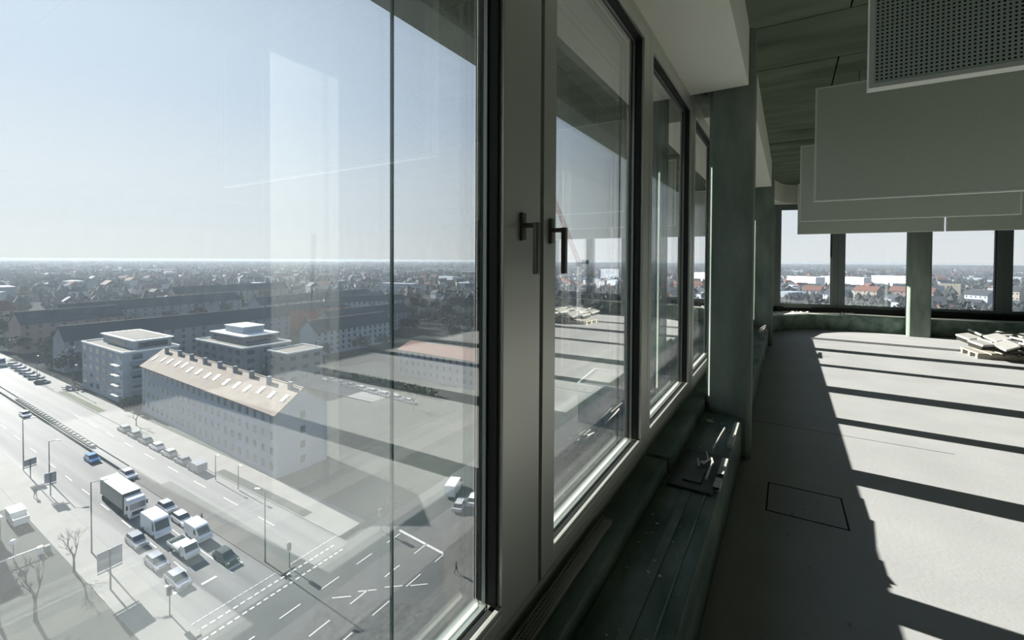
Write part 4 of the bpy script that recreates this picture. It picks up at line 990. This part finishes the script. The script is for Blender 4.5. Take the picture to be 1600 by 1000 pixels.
# crane beyond the second casement
cr_ = tag(empty('tower_crane', (-113, 286, GZ)), 'red and white lattice crane jib seen through the second casement', 'crane')
def lattice(name, p, q, w, n_, m, parent):
    p = Vector(p); q = Vector(q); d = (q-p).normalized(); a = d.orthogonal().normalized(); b = d.cross(a); mb = MB()
    cor = [a*w/2+b*w/2, -a*w/2+b*w/2, -a*w/2-b*w/2, a*w/2-b*w/2]
    for c in cor: mb.tube(p+c, q+c, .14, n=4)
    for i in range(n_):
        f0, f1 = i/n_, (i+1)/n_
        for j in range(4): mb.tube(p.lerp(q, f0)+cor[j], p.lerp(q, f1)+cor[(j+1) % 4], .09, n=3)
    mb.build(name, m, parent)
lattice('mast', (0, 0, 0), (0, 0, 42), 1.8, 16, MT['white'], cr_)
lattice('jib', (0, 0, 43), (-22, -6, 100), 1.8, 18, MT['orange'], cr_)
MB().box(-1.6, 1.6, -1.6, 1.6, 41, 44).build('slewing_unit', MT['white'], cr_)
MB().box(2, 6, -1, 1, 42.5, 45).build('counterweight', MT['wallg'], cr_)

# ------------------------------------------------------------------ haze over the city
hz = MB(); P = [(-2.9, -400), (-2.9, 17), (900, 17.5), (900, 6000), (-6000, 6000), (-6000, -400)]
hz.prism(P, GZ-5, -1.5)
ho = hz.build('haze', MT['clear'])
hm = bpy.data.materials.new('city_haze'); hm.use_nodes = True; t = hm.node_tree; t.nodes.clear()
vo = nd(t, 'ShaderNodeVolumeScatter'); vo.inputs['Density'].default_value = 0.00017; vo.inputs['Anisotropy'].default_value = 0.15; vo.inputs['Color'].default_value = (0.80, 0.90, 1.0, 1)
va = nd(t, 'ShaderNodeVolumeAbsorption'); va.inputs['Density'].default_value = 0.00014; va.inputs['Color'].default_value = (0.0, 0.12, 0.22, 1)
vadd = nd(t, 'ShaderNodeAddShader'); t.links.new(vo.outputs[0], vadd.inputs[0]); t.links.new(va.outputs[0], vadd.inputs[1])
om = nd(t, 'ShaderNodeOutputMaterial'); t.links.new(vadd.outputs[0], om.inputs['Volume'])
ho.data.materials.clear(); ho.data.materials.append(hm)
tag(ho, 'thin winter haze over the city', 'haze', None, 'stuff')

# ------------------------------------------------------------------ turn the measured street plan into the facade's own axes
def EX(x, y): return (0.984*x-0.007*y, 0.0595*x+0.955*y)
def EA(a): dx, dy = EX(math.cos(a), math.sin(a)); return math.atan2(dy, dx)
done = set()
for o in list(COL.objects):
    if o.parent or o.name in ROOM or o.type not in ('MESH', 'EMPTY') or o in (CG, ho): continue
    if o.type == 'MESH' and o.location.length < 1e-6:
        if o.data.name in done: continue
        done.add(o.data.name)
        for v in o.data.vertices: v.co.x, v.co.y = EX(v.co.x, v.co.y)
        for k in o.children:
            for v in k.data.vertices: v.co.x, v.co.y = EX(v.co.x, v.co.y)
    else:
        o.location.x, o.location.y = EX(o.location.x, o.location.y); o.rotation_euler.z = EA(o.rotation_euler.z)
